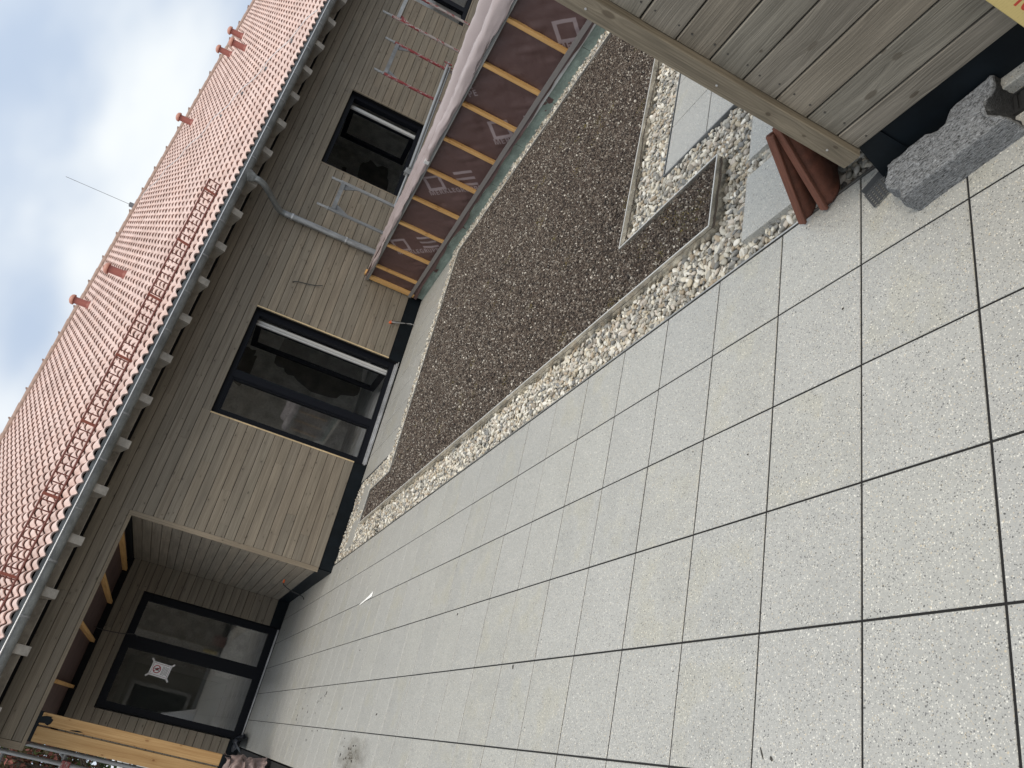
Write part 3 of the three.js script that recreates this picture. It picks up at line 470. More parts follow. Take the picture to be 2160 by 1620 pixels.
  const rest = cells.slice(300), im = new THREE.InstancedMesh(farGeo, std({ color: 0xffffff, roughness: 0.46 }), rest.length); im.name = 'roof_tiles_upper_courses'; im.userData.kind = 'stuff';
  const o = new THREE.Object3D(), cc = new THREE.Color(); rest.forEach(({ p }, i) => { o.position.copy(p).addScaledVector(nrm, rr(-0.002, 0.002)); o.quaternion.copy(rot); o.rotateY(rr(-0.006, 0.006)); o.updateMatrix(); im.setMatrixAt(i, o.matrix); const b = pick(M.tile).color, w = rr(0.97, 1.03); im.setColorAt(i, cc.setRGB(b.r * w, b.g * w, b.b * w)); });
  im.castShadow = im.receiveShadow = true; roof.add(im);
  // ridge caps
  const cap = new THREE.CylinderGeometry(0.105, 0.118, 0.385, 12, 1, true, -Math.PI / 2, Math.PI); cap.rotateX(Math.PI / 2); cap.rotateZ(Math.PI); cap.rotateY(Math.PI / 2); cap.scale(1, -1, 1);
  { const c2 = new THREE.CylinderGeometry(0.105, 0.118, 0.385, 14, 1, false); c2.rotateZ(Math.PI / 2); c2.scale(1, 0.85, 1.25);
    for (let x = RX0 + 0.1; x < RX1; x += 0.36) { const m = mesh('ridge_cap', c2, M.ridge, roof); const p = onRoof(x, RIDGE, 0.03); m.position.copy(p); m.rotation.z = rr(-0.012, 0.012); if (Math.floor((x + 9) / 0.36) % 2 === 0) mesh('ridge_clip', box(x - 0.19, x - 0.165, p.y + 0.07, p.y + 0.115, p.z - 0.03, p.z + 0.09), M.ridge, roof); } }
  // vent pipes
  const vents = [[7.07, 7.0, 0.0], [6.95, 4.62, 0], [12.60, 7.12, 0], [15.15, 7.15, 0], [14.05, 5.42, 0], [15.75, 6.98, 0]];
  for (const [x, l] of vents) { const p = onRoof(x, l, 0.02), v = group('vent_pipe', p.toArray(), roof);
    const prof = [[0, -0.1], [0.12, -0.1], [0.115, 0.05], [0.098, 0.07], [0.098, 0.10], [0.085, 0.105], [0.082, 0.40], [0.083, 0.405]].map((q) => new THREE.Vector2(...q)); mesh('pipe', new THREE.LatheGeometry(prof, 20), M.ventRed, v);
    v.scale.setScalar(0.9); const cp = [[0.0, 0.495], [0.06, 0.49], [0.105, 0.465], [0.122, 0.43], [0.122, 0.395], [0.108, 0.392], [0.108, 0.425], [0.0, 0.44]].map((q) => new THREE.Vector2(...q)); mesh('cap', new THREE.LatheGeometry(cp, 20), std({ color: C(0.42, 0.20, 0.15), roughness: 0.5 }), v);
    mesh('base_plate', new THREE.CylinderGeometry(0.14, 0.20, 0.07, 18), M.tile[0], v); }
  // lightning conductor with clips
  { const pts = []; for (let l = -0.05; l <= RIDGE; l += 0.35) { const q = onRoof(10.72 + 0.03 * Math.sin(l * 2.1), l, 0.115 + 0.02 * Math.sin(l * 5)); pts.push(q.toArray()); } const w = mesh('lightning_wire', tube(pts, 0.009, 90, 6), M.lightning, roof);
    for (let l = 0.9; l < RIDGE; l += 0.98) { const q = onRoof(10.72, l, 0.05); mesh('wire_clip', box(q.x - 0.03, q.x + 0.03, q.y - 0.03, q.y + 0.035, q.z - 0.02, q.z + 0.02), M.galvDark, w); }
    const r = onRoof(10.62, RIDGE, 0.1); mesh('lightning_rod', rod([r.x, r.y + 0.05, r.z], [r.x + 0.03, r.y + 1.62, r.z], 0.0055, 6), M.galvDark, roof); mesh('rod_foot', box(r.x - 0.04, r.x + 0.04, r.y, r.y + 0.12, r.z - 0.05, r.z + 0.05), M.galvDark, roof); }
  // snow guard lattice
  { const g = group('snow_guard', [0, 0, 0], roof), x0 = -0.9, x1 = 7.12, l0 = 0.62; const at = (x, o) => onRoof(x, l0 + (o - 0.05) * 0.06, o);
    for (const o of [0.075, 0.245]) mesh('rail', rod(at(x0, o).toArray(), at(x1, o).toArray(), o > 0.2 ? 0.013 : 0.014, 6), M.guard, g);
    for (let x = x1 - 0.004; x > x0; x -= 0.118) mesh('slat', rod(at(x, 0.072).toArray(), at(x, 0.248).toArray(), 0.0088, 5), M.guard, g);
    for (let x = 6.92; x > x0; x -= 0.985) { const a = at(x, 0.0), b = at(x, 0.25); const q = new THREE.BoxGeometry(0.036, a.distanceTo(b) + 0.02, 0.014); q.rotateX(AL); q.translate(...a.clone().add(b).multiplyScalar(0.5).toArray()); mesh('bracket', q, std({ color: C(0.26, 0.085, 0.06), roughness: 0.5 }), g); } }
}
// ---------------------------------------------------------------- eaves: rafters, soffit, gutter, downpipe
{
  const eave = group('eaves', [0, 0, 0], house);
  const prof = [[3.099, ZF + 0.001], [3.26, ZF + 0.001], [3.045, -9.947], [2.90, -10.0]];
  for (let k = 0; k < 37; k++) { const x = 0.285 + 0.6153 * (k - 2); if (x < -0.95 || x > RX1) continue; mesh('rafter_tail', prism(prof, x - 0.05, x + 0.05, 'yzx'), M.soffit, eave); }
  mesh('soffit_board', merge([prism([[3.016, -10.335], [3.012, -10.36], [3.20, -10.36], [3.20, -10.335]], RX0, RX1, 'yzx'), prism([[3.05, -9.96], [3.20, -10.36], [3.22, -10.36], [3.07, -9.96]], RX0, RX1, 'yzx')]), M.soffit, eave);
  mesh('vent_gap', box(-0.64, HX1, 3.004, 3.24, ZF - 0.02, ZF - 0.001), M.blackFoil, eave);
  mesh('drip_sheet', prism([[3.05, -9.985], [3.196, -9.968], [3.196, -9.972], [3.05, -9.989]], RX0, RX1, 'yzx'), M.zinc, eave);
  const R = 0.082, gy = 3.122, gz = -9.925, sh = []; for (let i = 0; i <= 14; i++) { const a = Math.PI + Math.PI * i / 14; sh.push([Math.cos(a) * R, Math.sin(a) * R]); }
  const P = []; const n = sh.length; for (let i = 0; i + 1 < n; i++) for (const [r, f] of [[1, 1], [0.965, -1]]) { const A = sh[i], B = sh[i + 1]; const q = (p, x) => [x, gy + p[1] * r, gz + p[0] * r]; const a = q(A, RX0), b = q(B, RX0), c = q(B, RX1), d = q(A, RX1); if (f > 0) P.push(...a, ...b, ...c, ...a, ...c, ...d); else P.push(...a, ...c, ...b, ...a, ...d, ...c); }
  const g = new THREE.BufferGeometry(); g.setAttribute('position', new THREE.Float32BufferAttribute(P, 3)); g.computeVertexNormals(); 
  { const p = g.attributes.position, N = g.attributes.normal; for (let i = 0; i < p.count; i++) { const y = p.getY(i) - gy, z = p.getZ(i) - gz, l = Math.hypot(y, z), s = N.getY(i) * y + N.getZ(i) * z < 0 ? -1 : 1; N.setXYZ(i, 0, s * y / l, s * z / l); } }
  const gut = group('gutter', [0, 0, 0], eave);
  mesh('trough', uvBox(g), M.zinc, gut);
  mesh('front_bead', rod([RX0, gy + 0.004, gz + R + 0.004], [RX1, gy + 0.004, gz + R + 0.004], 0.0095, 10), M.alu, gut);
  for (let x = -0.63; x < RX1; x += 0.6153) { const t = new THREE.TorusGeometry(R + 0.003, 0.004, 5, 18, Math.PI); t.scale(1, 1, 4); t.rotateZ(Math.PI); t.rotateY(Math.PI / 2); t.translate(x, gy, gz); mesh('bracket', t, M.galv, gut); }
  const dp = group('downpipe', [0, 0, 0], eave), dx = 7.085, wz = ZF + 0.075;
  const cone = new THREE.CylinderGeometry(0.13, 0.05, 0.14, 24, 1); cone.scale(1, 1, 0.55); cone.translate(dx, gy - 0.115, gz); mesh('outlet_funnel', cone, M.zinc, dp);
  mesh('bend', tube([[dx, gy - 0.17, gz], [dx, gy - 0.23, gz - 0.005], [dx, gy - 0.31, gz - 0.06], [dx, gy - 0.42, gz - 0.22], [dx, gy - 0.56, wz + 0.09], [dx, gy - 0.64, wz + 0.012], [dx, gy - 0.74, wz]], 0.046, 40, 18), M.zinc, dp);
  mesh('pipe', merge([rod([dx, gy - 0.71, wz], [dx, 1.35, wz], 0.049, 20), rod([dx, 1.37, wz], [dx, 0.2, wz], 0.052, 20)]), M.galv, dp);
  for (const y of [2.30, 1.42]) { mesh('pipe_clamp', new THREE.CylinderGeometry(0.056, 0.056, 0.028, 20).translate(dx, y, wz), M.alu, dp); }
}
// loose cables hanging out of the cladding
{ const w = tag(mesh('cable_end', tube([[6.03, 1.94, ZF + 0.002], [6.035, 1.935, ZF + 0.03], [6.06, 1.86, ZF + 0.035], [6.09, 1.72, ZF + 0.03], [6.12, 1.60, ZF + 0.035], [6.155, 1.52, ZF + 0.05]], 0.0075, 24, 6), M.wire), 'thin black cable end hanging on the cladding to the right of open door', 'cable'); }
{ const t = tag(group('cable_end', [6.04, 0.36, ZF]), 'grey wires hanging from an orange sleeve above the black plinth', 'cable');
  mesh('sleeve', rod([0, 0, -0.01], [0, -0.004, 0.035], 0.022), M.orange, t);
  for (const [a, b] of [[0.0, 0.01], [0.015, -0.01], [-0.012, 0.02]]) mesh('wire', tube([[0, 0, 0.03], [a, -0.06, 0.075], [0.03 + a, -0.18 + b, 0.085], [0.06 + b, -0.30, 0.08], [0.075 + a, -0.352, 0.10]], 0.005, 20, 5), a > 0 ? M.wire : M.wireGrey, t); }
// ---------------------------------------------------------------- timber frame and wrapped kerb at the open left side of the recess
{
  const p = tag(group('timber_post', [-0.41, 0, ZF]), 'pair of bare yellow timber posts at the open left end of recess', 'post');
  const post = (x0, x1, z0) => { const g = uvBox(new RoundedBoxGeometry(x1 - x0, 2.0, 0.10, 1, 0.004), 'y', 1 / 3, 1 / 0.4, rnd(), rnd()); g.translate((x0 + x1) / 2, 1.545, z0); return g; };
  mesh('post_board', post(0.018, 0.145, -0.052), M.post[1], p); mesh('post_board', post(-0.155, 0.000, -0.050), M.post[0], p);
  mesh('black_tape', merge([box(-0.16, 0.15, 2.545, 2.60, -0.11, -0.001), box(-0.13, 0.145, 0.12, 0.546, -0.10, -0.004)]), M.bitumen, p);
  { const s = new THREE.Shape([[0.045, 2.545], [0.05, 2.49], [0.035, 2.455], [0.06, 2.43], [0.10, 2.42], [0.115, 2.45], [0.128, 2.44], [0.125, 2.50], [0.11, 2.545]].map((q) => new THREE.Vector2(...q))); const g = new THREE.ExtrudeGeometry(s, { depth: 0.003, bevelEnabled: false }); g.translate(-0.01, 0, -0.001); mesh('torn_foil', g, M.bitumen, p); }
  { const s = new THREE.Shape([[0.02, 2.22], [0.024, 2.12], [0.034, 2.08], [0.04, 2.14], [0.03, 2.2]].map((q) => new THREE.Vector2(...q))); const g = new THREE.ExtrudeGeometry(s, { depth: 0.002, bevelEnabled: false }); g.translate(0.004, 0, -0.001); mesh('torn_foil', g, M.bitumen, p); }
}
function crumple(w, h, nx, ny, amp, s, fn) { const g = new THREE.PlaneGeometry(w, h, nx, ny), p = g.attributes.position; for (let i = 0; i < p.count; i++) { const x = p.getX(i), y = p.getY(i); const k = fbm2(x * 9 + s, y * 9, 3, s) - 0.5, q = fbm2(x * 7 + 50, y * 7 + s, 3, s + 3) - 0.5; const v = fn(x / w + 0.5, y / h + 0.5, k * amp, q * amp); p.setXYZ(i, v[0], v[1], v[2]); } g.computeVertexNormals(); return g; }
{
  const k = tag(group('kerb_wall', [0, 0, 0]), 'low unfinished kerb along the left edge of paving under timber posts', 'kerb');
  mesh('kerb_core', box(-0.62, -0.215, -0.44, -0.02, -14.05, 1.7), M.joint, k);
  mesh('kerb_board', uvBox(box(-0.52, -0.34, -0.02, 0.03, -12.6, -9.0), 'z', 1 / 3, 1 / 0.4), M.pine[0], k);
  const wrap = crumple(0.72, 1.0, 30, 30, 0.16, 4, (u, v, a, b) => { const t = u * Math.PI, r = 0.20 - 0.05 * v; return [-0.40 + Math.cos(t) * r + a * 0.6, 0.06 + v * 0.46 + b * 0.8 - u * 0.06, ZF - 0.06 + Math.sin(t) * (0.15 + 0.05 * (1 - v)) + a]; });
  tag(mesh('membrane_wrap', wrap, std({ color: C(0.30, 0.22, 0.20), map: wearMap, roughness: 0.55, side: THREE.DoubleSide })), 'crumpled pinkish membrane wrapped around the foot of the timber posts', 'membrane');
  tag(mesh('black_foil_scrap', crumple(0.5, 0.22, 34, 14, 0.35, 9, (u, v, a, b) => [-0.14 + (v - 0.5) * 0.20 + a * 0.4, 0.04 + b * 0.55 + 0.10 * Math.sin(v * 3.14), -13.55 + (u - 0.5) * 1.0 + a * 0.5]), std({ color: C(0.018, 0.022, 0.032), roughness: 0.4, side: THREE.DoubleSide })), 'crumpled black foil scrap at the left end of entrance threshold', 'foil');
  tag(mesh('white_pipe', rod([-0.40, 0.085, -11.6], [-0.40, 0.08, -8.8], 0.055, 18), M.white), 'white plastic pipe lying along the left edge of paving', 'pipe');
}
// ---------------------------------------------------------------- membrane-covered low wall on the right
{
  const XW = 6.645, Z0 = -10.50, Z1 = -3.0, w = tag(group('membrane_wall', [XW, 0, 0]), 'low wall covered in brown membrane with yellow vertical battens', 'wall');
  // printed membrane
  const cv = document.createElement('canvas'); cv.width = 2048; cv.height = 256; const c = cv.getContext('2d'), PX = 2048 / 7.5;
  c.fillStyle = 'rgb(86,64,61)'; c.fillRect(0, 0, 2048, 256);
  for (let i = 0; i < 420; i++) { const x = rnd() * 2048, y = rnd() * 256, L = rr(20, 110); c.strokeStyle = rnd() < 0.5 ? 'rgba(120,95,90,0.06)' : 'rgba(60,44,42,0.07)'; c.lineWidth = rr(1, 4); c.beginPath(); c.moveTo(x, y); c.lineTo(x + rr(-L, L) * 0.5, y + rr(-L, L)); c.stroke(); }
  c.fillStyle = 'rgb(139,125,126)'; c.strokeStyle = 'rgb(139,125,126)';
  for (const [z, y] of [[-8.073, 0.69], [-9.628, 0.677], [-6.721, 0.33], [-5.158, 0.286], [-6.716, 1.32], [-5.16, 1.28], [-8.27, 1.68], [-3.6, 0.28], [-8.24, -0.32]]) {
    c.save(); c.translate((z - Z0) * PX, (0.98 - y) * PX); c.rotate(Math.PI / 4); c.scale(PX, PX);
    c.font = 'bold 0.118px sans-serif'; c.save(); const tw = c.measureText('MERKLEGRUPPE').width; c.scale(0.77 / tw, 1); c.fillText('MERKLEGRUPPE', 0, 0.06); c.restore();
    c.lineWidth = 0.042; c.strokeRect(0.045, -0.36, 0.21, 0.21); for (const e of [-0.40, -0.295, -0.19]) c.fillRect(0.485, e, 0.26, 0.042);
    c.restore();
  }
  const t = new THREE.CanvasTexture(cv); t.colorSpace = THREE.SRGBColorSpace; t.anisotropy = 16;
  const g = new THREE.PlaneGeometry(7.5, 0.92, 300, 36), p = g.attributes.position;
  for (let i = 0; i < p.count; i++) { const u = p.getX(i), v = p.getY(i); const k = (u % 0.625 + 0.625) % 0.625 / 0.625; const r = 0.5 * (fbm2(u * 5 + 7, v * 5, 4, 21) - 0.5) + 0.35 * (fbm2((u + v) * 14, (u - v) * 3, 3, 22) - 0.5); p.setXYZ(i, -0.012 - 0.040 * r * Math.sin(Math.PI * k) ** 0.5 * 2, v, u); }
  { const uv = g.attributes.uv; for (let i = 0; i < p.count; i++) uv.setXY(i, (p.getZ(i) + 3.75) / 7.5, (p.getY(i) + 0.46 + 0.06 - 0.02) * PX / 256); }
  g.computeVertexNormals(); g.translate(0, 0.52, (Z0 + Z1) / 2);
  mesh('membrane', g, std({ map: t, roughness: 0.52, side: THREE.DoubleSide }), w);
  mesh('wall_core', box(0.02, 0.26, -0.4, 0.93, Z0 - 0.03, Z1), M.joint, w);
  const b0 = (z, wd, y0, y1) => { const q = uvBox(new RoundedBoxGeometry(0.04, y1 - y0, wd, 1, 0.003), 'y', 1 / 3, 1 / 0.4, rnd(), rnd()); q.translate(-0.032, (y0 + y1) / 2, z); return q; };
  for (let k = 0; k < 12; k++) { const z = -10.067 + 0.6248 * k; mesh('batten', b0(z, 0.05, 0.19, 0.93), pick(M.pine), w); }
  mesh('batten', b0(-10.44, 0.095, 0.155, 0.945), M.pine[1], w);
  // perforated insect strips over the batten ends
  mesh('upper_strip', box(-0.058, -0.0535, 0.905, 0.958, Z0 - 0.01, Z1), std({ color: C(0.27, 0.265, 0.25), roughness: 0.5 }), w);
  mesh('lower_strip', box(-0.058, -0.0535, 0.185, 0.238, Z0 - 0.01, Z1), std({ color: C(0.20, 0.185, 0.178), roughness: 0.5 }), w);
  { const m = []; for (let z = -9; z < Z1; z += 0.016) m.push(box(-0.0595, -0.058, 0.918, 0.946, z, z + 0.006)); mesh('perforation', merge(m), M.galvDark, w).userData.kind = 'stuff'; }
  // hanging tail of the membrane, plinth insulation boards
  const tail = new THREE.PlaneGeometry(7.5, 1, 150, 6), q = tail.attributes.position; for (let i = 0; i < q.count; i++) { const u = q.getX(i), v = q.getY(i) + 0.5, z = u + (Z0 + Z1) / 2; const low = 0.125 + 0.045 * (fbm2(z * 2.3, 4, 3, 8) - 0.5) * 2 + (z > -8 ? 0.03 : 0); q.setXYZ(i, -0.042 + 0.028 * (fbm2(z * 4, v * 1.5, 3, 5) - 0.5) - 0.012 * (1 - v), lerp(low, 0.20, v), z); } tail.computeVertexNormals(); mesh('membrane_tail', tail, std({ color: C(0.115, 0.07, 0.066), map: wearMap, roughness: 0.55, side: THREE.DoubleSide }), w);
  mesh('white_profile', box(-0.036, -0.028, 0.135, 0.165, -6.2, Z1), M.white, w);
  for (let k = 0; k < 10; k++) { const a = Z0 + 0.02 + 0.792 * k, bb = Math.min(a + 0.787, Z1); if (a < Z1) mesh('plinth_board', new RoundedBoxGeometry(0.05, 0.5, bb - a, 1, 0.004).translate(0.005, -0.105 + rr(-0.006, 0.006), (a + bb) / 2), M.xps, w); }
  // foil draped over the top of the wall
  const sec = [[-0.075, 0.935], [-0.078, 0.965], [-0.055, 1.0], [0.02, 1.02], [0.09, 1.00], [0.16, 1.02], [0.24, 1.06], [0.33, 1.03], [0.40, 0.96], [0.43, 0.80]]; const NZ = 190, NS = 36, P = [], I = [];
  const crest = (z) => z < -9 ? lerp(-0.10, -0.03, clamp((z + 10.6) / 1.6)) : z < -6.5 ? lerp(-0.03, 0.03, (z + 9) / 2.5) : lerp(0.03, 0.12, clamp((z + 6.5) / 1.5));
  for (let j = 0; j <= NZ; j++) for (let i = 0; i <= NS; i++) { const z = lerp(Z0 - 0.02, Z1, j / NZ), s = i / NS * (sec.length - 1), a = Math.min(sec.length - 2, Math.floor(s)), f = s - a; let x = lerp(sec[a][0], sec[a + 1][0], f) * (i > 6 ? lerp(0.62, 1, sstep(-8.2, -5.4, z)) : 1), y = lerp(sec[a][1], sec[a + 1][1], f); const e = i / NS, big = sstep(-7.2, -5.6, z);
    y += crest(z) * Math.sin(Math.PI * clamp(e * 1.1 - 0.1)); y -= (0.03 + big * 0.10) * Math.exp(-(((e - 0.46) / 0.075) ** 2)); y += big * 0.05 * Math.exp(-(((e - 0.64) / 0.1) ** 2));
    const nz = fbm2(z * 3.2, e * 5, 4, 31) - 0.5, fine = fbm2(z * 16, e * 9, 3, 35) - 0.5; y += nz * 0.045 + fine * 0.010; x += (fbm2(z * 2.7, e * 4 + 9, 3, 33) - 0.5) * 0.022; if (i < 3) { y += 0.035 * (fbm2(z * 2.1, 8, 3, 41) - 0.35); x -= 0.006 * Math.sin(z * 7); } P.push(x, y, z); }
  for (let j = 0; j < NZ; j++) for (let i = 0; i < NS; i++) { const a = j * (NS + 1) + i; I.push(a, a + 1, a + NS + 2, a, a + NS + 2, a + NS + 1); }
  const fg = new THREE.BufferGeometry(); fg.setAttribute('position', new THREE.Float32BufferAttribute(P, 3)); fg.setAttribute('uv', new THREE.Float32BufferAttribute(P.flatMap((v, i) => i % 3 === 2 ? [P[i], P[i - 2] * 1.5] : []), 2)); fg.setIndex(I); fg.computeVertexNormals();
  const fm = std({ color: C(0.315, 0.262, 0.258), roughness: 0.27, side: THREE.DoubleSide });
  mesh('draped_foil', fg, fm, w);
  mesh('white_tape', new THREE.BoxGeometry(0.05, 0.06, 0.05).translate(-0.06, 0.955, -7.42), M.white, w);
  mesh('end_block', merge([box(0.02, 0.10, 0.94, 1.0, Z0 - 0.03, Z0 + 0.02), box(0.02, 0.09, 0.88, 0.94, Z0 - 0.035, Z0 + 0.1)]), M.pine[2], w);
}
// ---------------------------------------------------------------- scaffold frames behind the membrane wall
function lug(x, y, z, s) { const sh = new THREE.Shape([[0, 0], [s * 0.10, 0], [0, -0.20]].map((q) => new THREE.Vector2(...q))); const g = new THREE.ExtrudeGeometry(sh, { depth: 0.012, bevelEnabled: false }); g.translate(x, y, z - 0.006); return g; }
function scaffold(label, xs, z, tops, bar, mats, base = -0.44) {
  const t = tag(group('scaffold_frame', [0, 0, 0]), label, 'scaffolding', null);
  xs.forEach((x, i) => { mesh('upright', rod([x, base, z], [x, tops[i] - 0.16, z], 0.0245, 14), mats[i], t); mesh('spigot', rod([x, tops[i] - 0.16, z], [x, tops[i], z], 0.0185, 12), M.galv, t); mesh('collar', new THREE.CylinderGeometry(0.028, 0.028, 0.02, 14).translate(x, tops[i] - 0.16, z), M.galv, t); });
  const y = Math.min(...tops) - bar; mesh('crossbar', box(xs[0] + 0.02, xs[1] - 0.02, y - 0.03, y + 0.03, z - 0.022, z + 0.022), mats[2], t);
  mesh('gusset', lug(xs[0] + 0.022, y - 0.031, z, 1), mats[3], t); mesh('gusset', lug(xs[1] - 0.022, y - 0.031, z, -1), mats[3], t); return t;
}
scaffold('grey galvanised scaffold frame beside the downpipe behind the membrane wall', [6.81, 7.345], -9.5, [2.04, 1.995], 0.19, [M.galvDark, M.galv, M.galvDark, M.galvDark]);
scaffold('worn red scaffold frame to the right of the house window', [9.71, 10.46], -9.5, [2.075, 2.11], 0.19, [M.redPaint, M.redPaint, M.galvDark, M.galvDark]);
scaffold('pale and red worn scaffold frame in front of the second, farther window', [10.995, 11.73], -9.5, [2.32, 2.33], 0.27, [M.redWorn, M.redWorn, M.galv, M.redPaint]);
{ const t = tag(group('guard_tube', [0, 0, 0]), 'long grey scaffold tube lying level in front of the window, clamped at both frames', 'tube');
  mesh('tube', merge([rod([7.98, 0.985, -9.4], [10.52, 1.0, -9.4], 0.03, 14), rod([7.25, 1.0, -9.4], [8.05, 0.99, -9.405], 0.021, 12)]), M.galv, t);
  mesh('rail', rod([7.3, 0.95, -9.33], [10.4, 0.955, -9.36], 0.012, 8), M.galvDark, t);
  mesh('clamp', merge([new RoundedBoxGeometry(0.10, 0.11, 0.10, 1, 0.012).translate(7.98, 0.99, -9.41), rod([7.93, 0.93, -9.36], [7.93, 1.06, -9.36], 0.016), rod([8.03, 1.0, -9.33], [8.03, 1.0, -9.48], 0.014)]), M.galv, t);
  mesh('clamp', merge([new RoundedBoxGeometry(0.08, 0.09, 0.09, 1, 0.012).translate(10.47, 1.0, -9.44), rod([10.47, 0.94, -9.37], [10.47, 1.08, -9.37], 0.014)]), M.redPaint, t);
  mesh('upright', rod([10.3, 0.1, -9.37], [10.42, 1.0, -9.38], 0.014, 8), M.redWorn, t); }
// ---------------------------------------------------------------- the near timber building on the right
{
  const XN = 2.10, b = tag(group('near_building', [0, 0, 0]), 'corner of the near timber-clad building at the right, close to the camera', 'building');
  const wall = mesh('wall', merge([box(XN + 0.026, 3.2, 0.19, 3.1, -1.36, 5.5)]), M.blackFoil, b);
  const nearUV = (g, grain) => uvBox(g, grain, 1 / 1.6, 1 / (4 * BH), rnd(), Math.floor(rnd() * 4) / 4 + 0.25 * (1 - 0.18 / BH % 1) );
  for (let k = 0; k < 23; k++) {
    const y0 = k === 0 ? 0.178 : 0.27 + 0.1287 * (k - 1), y1 = k === 0 ? 0.264 : y0 + 0.1227;
    const g = plank('z', -1.382, 5.4, y0, y1, -XN - PL, -XN, 0.003); const u = rnd(), v = (k % 4) * 0.25 - (y0 / (4 * BH)) + 0.008; uvBox(g, 'z', 1 / 1.6, 1 / (4 * BH), u, v);
    const m = mesh('plank', g, M.near[k % 3], wall); m.position.x = rr(-0.001, 0.001);
    for (const dy of [0.022, 0.098]) { if (k === 0 && dy > 0.06) continue; const s = mesh('screw', new THREE.CylinderGeometry(0.0035, 0.0035, 0.003, 10).rotateZ(Math.PI / 2).translate(XN + 0.0005, y0 + dy + rr(-0.006, 0.006), -1.335 + rr(-0.006, 0.006)), M.screw, wall); }
    for (const z of [-0.72]) { mesh('screw', new THREE.CylinderGeometry(0.0035, 0.0035, 0.003, 10).rotateZ(Math.PI / 2).translate(XN + 0.0005, y0 + 0.05 + rr(-0.02, 0.02), z + rr(-0.01, 0.01)), M.screw, wall); }
  }
  for (let k = 0; k < 22; k++) { const y0 = 0.18 + BH * k; mesh('plank', woodUV(box(XN + 0.03, 3.19, y0, y0 + 0.1225, -1.40, -1.375), 'x'), pick(M.far), wall); }
  const cb = prism([[XN - 0.028, -1.452], [XN - 0.028 + 0.003, -1.455], [XN + 0.03, -1.455], [XN + 0.03, -1.385], [XN - 0.025, -1.385], [XN - 0.028, -1.388]], 0.168, 3.1, 'xzy'); uvBox(cb, 'y', 1 / 1.6, 1 / (4 * BH), 0.3, 0.06);
  mesh('corner_board', cb, M.cornerTrim, wall); for (const y of [0.27, 0.72, 1.2]) mesh('screw', new THREE.CylinderGeometry(0.004, 0.004, 0.003, 10).rotateZ(Math.PI / 2).translate(XN - 0.0285, y, -1.425), M.alu, wall);
  // bituminous plinth, its loose sheet runs out onto the slabs at the corner
  mesh('plinth', merge([box(XN + 0.018, XN + 0.03, -0.15, 0.20, -1.36, 5.4), box(XN + 0.03, 3.19, -0.15, 0.20, -1.372, -1.36)]), M.bitumen, b);
  mesh('loose_sheet', prism([[0.178, -1.386], [0.178, -1.30], [-0.02, -1.30], [-0.0, -1.437]], XN + 0.012, XN + 0.0165, 'yzx'), M.bitumen, b);
  mesh('sheet_corner', prism([[0.0, -1.437], [0.0, -1.395], [0.032, -1.41]], XN - 0.03, XN + 0.0115, 'yzx'), M.bitumen, b);
  { // wing of the same building further right; it shows in the panes of the far house
    const wing = mesh('wing_wall', box(6.72, 15, 0.19, 3.1, -2.36, -1.0), M.blackFoil, b);
    for (let k = 0; k < 22; k++) { const y0 = 0.19 + BH * k; for (const [a, e] of k > 5 && k < 17 ? [[6.70, 8.3], [10.0, 15]] : [[6.70, 15]]) mesh('plank', woodUV(box(a, e, y0, y0 + 0.1225, -2.39, -2.361), 'x'), pick(M.far), wing); }
    const wf = mesh('wing_window', frameOf(8.32, 9.98, 0.97, 2.36, 0.09, -2.40, -2.365), M.anthracite, wing); mesh('pane', box(8.41, 9.89, 1.06, 2.27, -2.385, -2.375), M.anthracite, wf);
  }
  mesh('top_board', box(XN - 0.04, 3.24, 3.102, 3.14, -1.47, 5.5), M.trim, b);
}
{ // timber building across the terrace, behind the camera: seen only as reflection in the panes
  const b = tag(group('opposite_building', [0, 0, 0]), 'timber building with a pale door closing the terrace opposite the house', 'building');
  mesh('wall', box(-9, 2.0, -0.4, 3.3, 6.5, 10), M.far[1], b); for (let k = 0; k < 23; k++) mesh('plank', woodUV(box(-9, 2.0, 0.18 + BH * k, 0.30 + BH * k, 6.47, 6.5), 'x'), pick(M.far), b);
  mesh('door_frame', frameOf(-1.5, 0.9, 0.0, 2.3, 0.14, 6.42, 6.47), M.soffit, b); mesh('door_pane', box(-1.35, 0.75, 0.15, 2.15, 6.44, 6.465), M.anthracite, b);
  mesh('eave', box(-9, 2.4, 3.05, 3.15, 5.6, 6.5), M.soffit, b);
}
// drain and kerb stone along the near wall
{ const t = tag(group('slot_drain', [0, 0, 0]), 'black slotted drain channel beside the near wall, behind the grey block', 'drain');
  mesh('channel', box(1.995, 2.075, -0.03, 0.003, -0.98, 1.6), M.darkDrain, t); const m = []; for (let z = -0.975; z < 1.5; z += 0.022) m.push(box(2.003, 2.067, 0.003, 0.010, z, z + 0.011)); mesh('slat', merge(m), M.darkDrain, t).userData.kind = 'stuff';
  for (const x of [1.995, 2.068]) mesh('rim', box(x, x + 0.007, 0.003, 0.012, -0.98, 1.6), M.darkDrain, t); }
{ const g = uvBox(new RoundedBoxGeometry(0.05, 0.06, 2.6, 2, 0.004), 'z'); g.translate(2.100, 0.02, 0.27); const m = std({ map: concreteMap, bumpMap: concreteBump, bumpScale: 0.001, color: C(0.86, 0.85, 0.83), roughness: 0.7 }); tag(mesh('kerb_stone', g, m), 'narrow pale stone kerb against the dark plinth of near wall', 'kerb'); }
